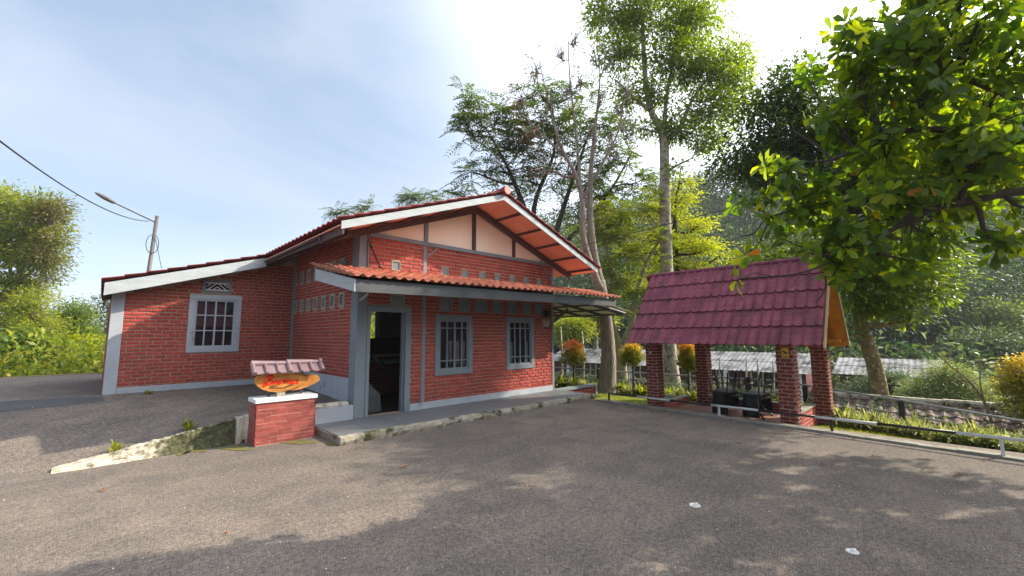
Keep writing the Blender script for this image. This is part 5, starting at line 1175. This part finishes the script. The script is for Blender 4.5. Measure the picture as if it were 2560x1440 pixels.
tree('round_green_tree', 'rounded green tree with darker hollow middle between the bushes left of the house', gp(190, 930, 25),
     [[(gp(190, 930, 25), .1)]+T((190, 860, 25, .08), (188, 800, 25, .04))],
     [HL(*a) for a in ((185,785,25,38,28),(160,810,25,30,25),(200,830,25,32,30),(180,860,25,40,30),(215,795,25.5,22,22))],
     ('barkdark', 'lf_mid'), 180, 34, .30, .17, .07, gap=.15, seed=15, hollow=1.8)
tree('yellow_shrub', 'bright yellow-lit shrub leaning right beside the left end of the house', gp(215, 945, 22),
     [[(gp(215, 945, 22), .06)]+T((212, 900, 22, .04), (218, 850, 22, .02))],
     [HL(*a) for a in ((215,860,22,32,22),(200,890,22,32,25),(235,868,22,14,10),(185,925,21.5,40,16),(225,925,21.5,30,12))],
     ('barkdark', 'lf_lime'), 130, 36, .22, .16, .065, gap=.1, seed=16, cat='shrub', hollow=1.8)
tree('blue_green_tree', 'tall bluish-green conical tree just behind the left corner of the house', gp(272, 940, 31),
     [[(gp(272, 940, 31), .16)]+T((272, 850, 31, .12), (270, 760, 31, .03))],
     [HL(*a) for a in ((268,780,31,22,30),(262,820,31,28,30),(270,870,31,38,36),(262,915,31,42,30),(262,750,31,10,14),(300,840,31,26,50))],
     ('barkdark', 'lf_blue2'), 220, 30, .34, .22, .08, gap=.1, seed=17, hollow=1.8)
tree('far_pointed_tree', 'distant pointed tree showing over the round green tree on the left', gp(182, 930, 40),
     [[(gp(182, 930, 40), .16)]+T((182, 850, 40, .12), (182, 745, 40, .03))],
     [HL(*a) for a in ((182,760,40,12,16),(180,785,40,22,18),(160,800,40,16,14),(205,812,40,20,16),(182,840,40,45,40),(240,850,40,40,36))],
     ('barkdark', 'lf_blue2'), 120, 30, .4, .28, .1, gap=.1, seed=18, hollow=1.8)
for (px, py, rx, sd, lab) in ((845, 530, 18, 21, 'small wispy treetop peeping over the middle of the roof, the leftmost one'), (910, 522, 28, 22, 'feathery treetop peeping over the roof left of the ridge'), (1050, 495, 50, 23, 'low spreading feathery treetop just above the roof near the ridge')):
    bb = gp(px, 900, 27)
    tree('feathery_treetop_tree', lab, bb, [[(bb, .12)]+T((px, 620, 27, .08), (px-4, py+8, 27, .03))],
         [HL(px-rx*.4, py, 27, rx*.6, 9), HL(px+rx*.5, py-4, 27, rx*.5, 9)], ('barkdark', 'lf_frond'), 16 if rx < 40 else 40, 3, .8, .2, .06, style='frond', gap=0, seed=sd, twig_r=.012, hollow=1.8)
# --- shrubs on the right slope
tree('pale_needle_bush', 'soft pale green needle bush beyond the fence, lit from above', gp(2370, 1060, 18),
     [[(gp(2370, 1060, 18), .06)]+T((2370, 1000, 18, .04), (2365, 950, 18, .02))],
     [HL(*a) for a in ((2370,945,18,50,32),(2330,985,18,60,30),(2420,975,18,50,32),(2370,1010,18,90,30),(2460,1020,18,50,25))],
     ('barkdark', 'lf_cas'), 420, 60, .26, .20, .034, gap=.15, seed=31, cat='bush', hollow=1.7)
tree('grey_green_bush', 'grey-green needle bush behind the leaning mossy trunk', gp(2210, 1040, 21),
     [[(gp(2210, 1040, 21), .06)]+T((2215, 990, 21, .04), (2215, 950, 21, .02))],
     [HL(*a) for a in ((2215,955,21,50,28),(2160,975,21,45,22),(2265,970,21,40,25),(2210,1000,21,90,25),(2120,1000,21,40,15))],
     ('barkdark', 'lf_cas2'), 300, 55, .28, .20, .034, gap=.15, seed=32, cat='bush', hollow=1.7)
bs = gp(2505, 1130, 9.6)
tree('bare_sapling', 'thin bare-branched sapling with few small leaves by the right end of the striped rail', bs,
     [[(bs, .035)]+T((2478, 1050, 9.7, .03), (2458, 1000, 9.7, .024), (2420, 950, 9.8, .018), (2375, 915, 9.9, .012), (2340, 880, 10, .006)),
      T((2458, 1000, 9.7, .018), (2450, 950, 9.7, .013), (2455, 900, 9.7, .006)), T((2395, 930, 9.8, .01), (2385, 890, 9.8, .004)), T((2425, 955, 9.8, .012), (2450, 940, 9.9, .008), (2440, 910, 9.9, .004))],
     [HL(2370, 905, 9.9, 40, 22), HL(2430, 900, 9.8, 35, 22), HL(2395, 950, 9.8, 35, 18)], ('bark', 'lf_olive'), 26, 2, .06, .06, .03, gap=0, seed=33, cat='shrub', twig_r=.004, limb_r=.008)
def pale_tree(px, py, D, rx, ry, lab, sd, mat='lf_cas2'):
    bb = gp(px, 900, D)
    tree('hillside_tree', lab, bb, [[(bb, .2)]+T((px, py+ry, D, .14), (px, py, D, .06))], [HL(px, py, D, rx, ry), HL(px-rx*.7, py+ry*.6, D, rx*.7, ry*.5), HL(px+rx*.7, py+ry*.5, D, rx*.7, ry*.6)],
         ('barkpale', mat), 110, 40, .55, .30, .13, gap=.25, seed=sd, hollow=1.8)
pale_tree(2240, 820, 40, 40, 30, 'light green hillside tree just right of the mossy trunk', 41)
pale_tree(2350, 800, 38, 35, 25, 'airy hillside tree with flat top on the lower slope at the right', 42)
pale_tree(2500, 790, 36, 50, 40, 'pale silvery hillside tree near the right edge', 43, 'lf_cas')
pale_tree(2480, 860, 30, 60, 30, 'bright green hillside shrubby tree low at the right edge', 44, 'lf_cas2')
pale_tree(1490, 790, 36, 22, 20, 'fresh green broad-leaved tree seen under the side canopy', 45, 'lf_left')
pale_tree(1430, 820, 34, 20, 12, 'small sunlit tree behind the cabin roof beside the house corner', 46, 'lf_left')
# dead pale stakes and trunks in the valley
for i, (px, ya, yb, D, lab) in enumerate(((1402, 818, 905, 24, 'thin pale dead trunk left of the orange-topped tree'), (1455, 828, 900, 24, 'pale dead trunk above the orange-topped tree'), (1500, 885, 985, 20, 'pale dead stake beside the gnarled trunk'),
     (1800, 895, 985, 21, 'pale stake in front of the long cabin, leftmost behind the table'), (1866, 895, 985, 21, 'crooked pale stake between the two cabin windows'), (1893, 898, 960, 21, 'bent pale stake by the right cabin window'), (1932, 905, 990, 21, 'pale stake close to the front right gazebo pillar'),
     (2186, 880, 975, 22, 'pale post in front of the smaller cabin'), (2286, 900, 970, 26, 'broken pale trunk leaning in the valley on the right'), (2395, 868, 925, 30, 'slim pale dead trunk on the lower right slope'))):
    p0, p1 = at(px+6, yb+30, D), at(px, ya, D); z0 = gz_(p0[0], p0[1]); q0 = np.array([p0[0], p0[1], z0-.1]); f = MB()
    f.tube([q0, q0*.6+p1*.4+rng.normal(size=3)*.06, q0*.3+p1*.7+rng.normal(size=3)*.07, p1], [.075, .06, .05, .03], 7)
    o = f.build('dead_trunk', MAT['barkpale'], base=tuple(q0), smooth=True); tag(o, lab, 'dead trunk', 'pale dead trunks in the valley')
# --- lollipop shrubs
def lollipop(px, py, D, rx, ry, lab, sd, top=1.0, yb=970):
    c = at(px, py, D); bb = np.array([c[0], c[1], gz_(c[0], c[1])]); s = D/FOC
    zt, zb = c[2]+ry*s, c[2]-ry*s
    fn_ = lambda P, r: np.clip((P[:, 2]-zb)/(zt-zb), 0, 1)**1.3*top*.85+.35*r+.02
    tree('lollipop_shrub', lab, bb, [[(bb, .035), ((bb+c)/2+np.array([.03, 0, 0]), .026), (c, .02)]],
         [(c+np.array([0, 0, ry*s*.25]), rx*s*.78, ry*s*.72, rx*s*.78), (c-np.array([0, 0, ry*s*.25]), rx*s*.95, ry*s*.55, rx*s*.95), (c+np.array([0, 0, ry*s*.55]), rx*s*.5, ry*s*.45, rx*s*.5)],
         ('barkdark', 'lf_fire'), 260, 16, .045, .075, .032, gap=0, seed=sd, cat='shrub', group='clipped shrubs on thin stems', twig_r=.005, hollow=2.6, shape='leaf', colfn=fn_, limb_r=.012)
lollipop(1432, 884, 15.6, 33, 36, 'clipped shrub on thin stem with orange-red top, nearest the house corner', 51, 1.0)
lollipop(1580, 888, 13.6, 31, 30, 'clipped yellow-green ball shrub on thin stem under the left gazebo eave', 52, .62)
lollipop(1718, 895, 12.6, 21, 37, 'narrow clipped golden shrub on thin stem between the left gazebo pillars', 53, .72)
lollipop(2556, 975, 9.4, 62, 88, 'large clipped golden shrub cut by the right edge above the fence', 54, .50)
# --- border plants
def tuft(seed, n=70, h=.34, broad=False):
    r = np.random.default_rng(seed); V = []; F = []; R_ = []
    for i in range(n):
        a = r.random()*2*PI; d = np.array([math.cos(a), math.sin(a), 0]); s = np.array([-math.sin(a), math.cos(a), 0]); L_ = h*r.uniform(.7, 1.3); w = (.035 if broad else .014)*r.uniform(.7, 1.2); lean = r.uniform(.25, 1.1)
        b = d*r.uniform(0, .06); k = len(V)
        for t, ww_ in ((0, .6), (.4, 1), (.75, .8), (1.0, .1)):
            p = b+d*L_*lean*t**1.3*.8+np.array([0, 0, L_*(t*1.15-lean*.75*t*t)]); V += [p+s*w*ww_, p-s*w*ww_]
        for j in range(3): F.append((k+2*j, k+2*j+1, k+2*j+3, k+2*j+2)); R_.append(r.random())
    return np.array(V), np.array(F), np.array(R_)
TUFTS = []
def border(proto, loc, rot, sc_, label, group):
    o = proto.copy() if proto.get('used') else proto
    if o is not proto: COL.objects.link(o)
    proto['used'] = 1; o.location = Vector([float(v) for v in loc]); o.rotation_euler = (random.uniform(-.1, .1), random.uniform(-.1, .1), rot); o.scale = (sc_,)*3; tag(o, label, 'plant', group)
protos = []
for k in range(4):
    V, F, R_ = tuft(60+k, 90, .32); o = np_mesh('border_plant', V, F, R_, MAT['lf_border']); protos.append(o)
for k in range(2):
    V, F, R_ = tuft(70+k, 60, .30, True); o = np_mesh('border_plant', V, F, R_, MAT['lf_left']); protos.append(o)
lab1 = 'striped arching border plant in the row beside the lower rail right of the gazebo'
for k in range(34):
    t = k/33; y = 1.75-4.2*t+random.uniform(-.05, .05); x = 11.75-.45*t+(.35 if k % 2 else 0)+random.uniform(-.08, .08)
    border(protos[k % 4], (x, y, gz_(x, y)-.02), random.uniform(0, 6), random.uniform(1.05, 1.5), lab1, 'border plants right of the gazebo')
lab2 = 'leafy border plant in the bed along the fence between house corner and gazebo'
for k in range(34):
    y = 2.6+k*.27+random.uniform(-.06, .06); x = 12.55+(.22 if k % 2 else 0)+random.uniform(-.06, .06)
    border(protos[(4+k % 2) if k % 3 else k % 4], (x, y, gz_(x, y)-.02), random.uniform(0, 6), random.uniform(1.0, 1.5), lab2, 'border plants along the fence')
for p_ in protos:
    if 'used' in p_: del p_['used']
for o_ in COL.objects:
    if 'used' in o_: del o_['used']
# lawn blades
n = 42000; x = rng.uniform(9.72, 13.0, n); y = rng.uniform(-4, 10.5, n); k_ = (x-9.5) > (0) ; gzf = ~((x > 9.6) & (x < 11.85) & (y > 2.0) & (y < 5.2)); x, y = x[gzf], y[gzf]; n = len(x)
P = np.stack([x, y, hfun(x, y)], 1); A = rng.normal(size=(n, 3))*.6+np.array([0, 0, 1.0]); Nn = rng.normal(size=(n, 3))
MAT['lf_grass'] = leafmat('sunlit_lawn_grass', [(0, (0.12, 0.17, 0.015)), (.5, (0.28, 0.33, 0.02)), (1, (0.46, 0.45, 0.06))], .45, .6, (1.4, 1.35, .5))
tag(leaves('grass', P, A, Nn, rng.uniform(.03, .06, n), rng.uniform(.006, .011, n), rng.random(n), MAT['lf_grass'], None), kind='stuff')
# weeds by the stone edging and at the foot of the wing wall
def weed(name, px, py, s, lab, n=22, par=None):
    p = ground_at(px, py); V, F, R_ = tuft(int(px), n, s); o = np_mesh(name, V, F, R_, MAT['lf_left']); o.location = Vector([float(v) for v in p]); tag(o, lab, 'weed')
weed('weed', 285, 1150, .16, 'star-shaped weed growing in front of the pale stone edge')
weed('weed', 235, 1160, .07, 'tiny weed near the left tip of the stone edge')
weed('weed', 468, 1100, .16, 'leafy green weed on the mossy part of the stone edge', 40)
weed('weed', 372, 985, .10, 'small weed at the foot of the left wing wall')
for i, (px, py, rx, ry) in enumerate(((590, 1122, 42, 6), (745, 1106, 55, 5), (480, 1128, 40, 4), (840, 1110, 25, 4))):
    poly = [ground_at(px+rx*math.cos(t)*random.uniform(.8, 1.1), py+ry*math.sin(t)*random.uniform(.7, 1.1))[:2] for t in np.linspace(0, 2*PI, 15)[:-1]]
    drape(poly, 'moss', MAT['moss'], .006, 1, 'stuff')
# fallen leaves and litter on the asphalt
def leaflet(px, py, s, m, lab, cat, name, group=None):
    p = ground_at(px, py); f = MB(); a = random.uniform(0, 6); L_, w = s, s*.42
    e = np.array([math.cos(a), math.sin(a), 0]); g2 = np.array([-e[1], e[0], 0]); z = .012
    P_ = [p+np.array([0, 0, z]), p+e*L_*.35+g2*w*.4+np.array([0, 0, z+.012]), p+e*L_*.7+g2*w*.45+np.array([0, 0, z+.02]), p+e*L_+np.array([0, 0, z+.005]), p+e*L_*.7-g2*w*.45+np.array([0, 0, z+.018]), p+e*L_*.35-g2*w*.4+np.array([0, 0, z+.01]), p+e*L_*.5+np.array([0, 0, z+.003])]
    f.add(P_, [(0, 1, 2, 6), (6, 2, 3, 4), (0, 6, 4, 5)]); o = f.build(name, MAT[m], base=tuple(p)); tag(o, lab, cat, group)
grp = 'dead leaves scattered on the asphalt'; lab = 'small dry brown leaf lying on the asphalt'
for px, py in ((262, 1230), (1240, 1044), (1225, 1050), (1250, 1046), (1975, 1078), (1960, 1080), (2180, 1140), (2470, 1155), (1420, 1060), (1840, 1110), (2300, 1175), (2130, 1100), (1130, 1062), (555, 1340), (2050, 1160), (2380, 1190), (1300, 1095), (1000, 1170)):
    leaflet(px, py, random.uniform(.05, .11), 'deadleaf', lab, 'leaf', 'fallen_leaf', grp)
for (px, py, s, lab) in ((1737, 1264, .055, 'crushed white cup lid lying in the middle right of the parking area'), (2131, 1380, .045, 'torn white scrap of paper at the lower right of the parking area')):
    p = ground_at(px, py); f = MB(); f.tube([p+np.array([0, 0, .002]), p+np.array([0, 0, .010])], [s, s*.9], 16); f.tube([p+np.array([0, 0, .010]), p+np.array([0, .005, .018])], [s*.7, s*.6], 9); o = f.build('litter', MAT['paper'], base=tuple(p)); tag(o, lab, 'litter')
n = 110; f = MB()
for k in range(n):
    px, py = random.uniform(0, 2560), 1010+430*random.random()**.8
    p = ground_at(px, py)
    if p[0] > 9.2 or p[1] > 11.8 or (p[1] > 6.6 and p[0] > 1.7): continue
    s = random.uniform(.003, .008); a = random.uniform(0, 6)
    q = [p+np.array([math.cos(a+j*2.1)*s*random.uniform(.5, 1.4), math.sin(a+j*2.1)*s, .006]) for j in range(3)]; q.append(p+np.array([0, 0, .014])); f.add(q, [(0, 1, 2), (0, 1, 3), (1, 2, 3), (2, 0, 3)])
tag(f.build('grit', MAT['paper']), kind='stuff')
# --- wooded hillside
def forest():
    P = []; A = []; Nn = []; Ln = []; Wd = []; R_ = []; tr = MB(); made = 0
    while made < 1250:
        D = 38+110*rng.random()**1.25; px = rng.uniform(1200, 2750) if made > 130 else rng.uniform(1250, 2700)
        p = at(px, 838, D); x, y = p[0], p[1]
        if 25 < x < 38 and 0 < y < 39: continue
        z = gz_(x, y); r = rng.uniform(2.2, 4.6); h = r*rng.uniform(.8, 1.5); made += 1
        per = int(330 if D < 70 else 200 if D < 100 else 130); k = rng.random()
        nb = 9; bc = unit(rng.normal(size=(nb, 3)))*np.array([r, r, h])*.62; bi = rng.integers(0, nb, per)
        c = np.array([x, y, z+h*1.3+rng.uniform(0, 1.5)])
        off = bc[bi]+rng.normal(size=(per, 3))*np.array([.30*r, .30*r, .20*h]); s = .34*(D/60)**.7
        P.append(c+off); A.append(off+rng.normal(size=(per, 3))*r*.5+np.array([0, 0, -r*.2])); Nn.append(rng.normal(size=(per, 3))*.5+np.array([0, 0, 1.0]))
        Ln.append(s*rng.uniform(.8, 1.7, per)); Wd.append(s*rng.uniform(.5, 1.0, per)); R_.append(np.clip(.62*k+.3*rng.random(per)+(.15 if rng.random() < .12 else 0), 0, 1))
    P, A, Nn, Ln, Wd, R_ = [np.concatenate(q) for q in (P, A, Nn, Ln, Wd, R_)]
    return leaves('forest', P, A, Nn, Ln, Wd, R_, MAT['lf_blue'], None)
tag(forest(), kind='stuff')
# scrub filling the slope behind the left trees and the edge beyond the right fence
def scrub(n, box, s, mat, name='undergrowth', hgt=.8):
    x = rng.uniform(box[0], box[1], n); y = rng.uniform(box[2], box[3], n); k = np.sin(x*1.3)*np.cos(y*1.1)+.5*np.sin(x*3.1+y*2.3)
    z = hfun(x, y)+rng.random(n)*hgt*(1+.6*k); P = np.stack([x, y, z], 1)
    return tag(leaves(name, P, rng.normal(size=(n, 3))+np.array([0, 0, .4]), rng.normal(size=(n, 3))*.5+np.array([0, 0, 1.0]), s*rng.uniform(.7, 1.4, n), s*.5*rng.uniform(.6, 1.2, n), rng.random(n), MAT[mat], None), kind='stuff')
scrub(26000, (-16, 4, 20.2, 34), .22, 'lf_left', hgt=1.1)
scrub(60000, (13.9, 26, -8, 22), .10, 'lf_cas2', hgt=.45)
scrub(9000, (6.5, 13, 18.5, 27), .25, 'lf_left', hgt=2.4)
scrub(9000, (34, 40, -2, 40), .5, 'lf_blue', hgt=3.5)
# ------------------------------------------------------------ what the dark window panes mirror: a tiled house and a belt of trees behind the viewer
bh = thing('tiled_roof_house', 'maroon tiled roof mirrored in the lower panes of the left wing window', 'house', (3, -11, 0))
f = MB(); f.box(-3.5, 9.5, -14.5, -9.5, 0, 2.4); f.build('wall', MAT['brick'], bh)
f = MB(); tileroof(f, (-4, -12, 4.0), (1, 0, 0), (0, 3.1, -1.7), 14, 3.5, period=.24, course=.33, amp=.02, step=.02); f.build('roof', MAT['maroon'], bh)
f = MB(); tileroof(f, (-4, -12, 4.0), (1, 0, 0), (0, -3.1, -1.7), 14, 3.5, period=.24, course=.33, amp=.02, step=.02); f.build('roof', MAT['maroon'], bh)
def belt():
    P = []; R_ = []; A = []
    for k in range(60):
        x, y = rng.uniform(-30, 24), rng.uniform(-30, -17); r = rng.uniform(2, 3.6); h = rng.uniform(5, 11); n = 330
        P.append(np.array([x, y, h*.55])+rng.normal(size=(n, 3))*np.array([r*.5, r*.5, h*.27])); A.append(rng.normal(size=(n, 3))); R_.append(np.clip(rng.random()*.6+.4*rng.random(n), 0, 1))
    P = np.concatenate(P); P[:, 2] = np.maximum(P[:, 2], .1); A = np.concatenate(A); n = len(P)
    return leaves('tree_belt', P, A, rng.normal(size=(n, 3)), .7*rng.uniform(.7, 1.3, n), .45*rng.uniform(.7, 1.3, n), np.concatenate(R_), MAT['lf_dark'], None)
tag(belt(), kind='stuff')
# ------------------------------------------------------------ haze over the valley
if HAZE:
    hz = MB(); hz.box(-305, 405, -305, 405, -8, 62); ho = hz.build('haze', None if False else MAT['white']); ho.data.materials.clear()
    m = bpy.data.materials.new('valley_haze'); m.use_nodes = True; t = m.node_tree; t.nodes.clear(); o = N(t, 'ShaderNodeOutputMaterial'); v = N(t, 'ShaderNodeVolumePrincipled')
    v.inputs['Color'].default_value = (0.88, 0.93, 1.0, 1); v.inputs['Density'].default_value = HAZE; v.inputs['Anisotropy'].default_value = 0.1
    t.links.new(v.outputs[0], o.inputs['Volume']); ho.data.materials.append(m); tag(ho, kind='stuff')
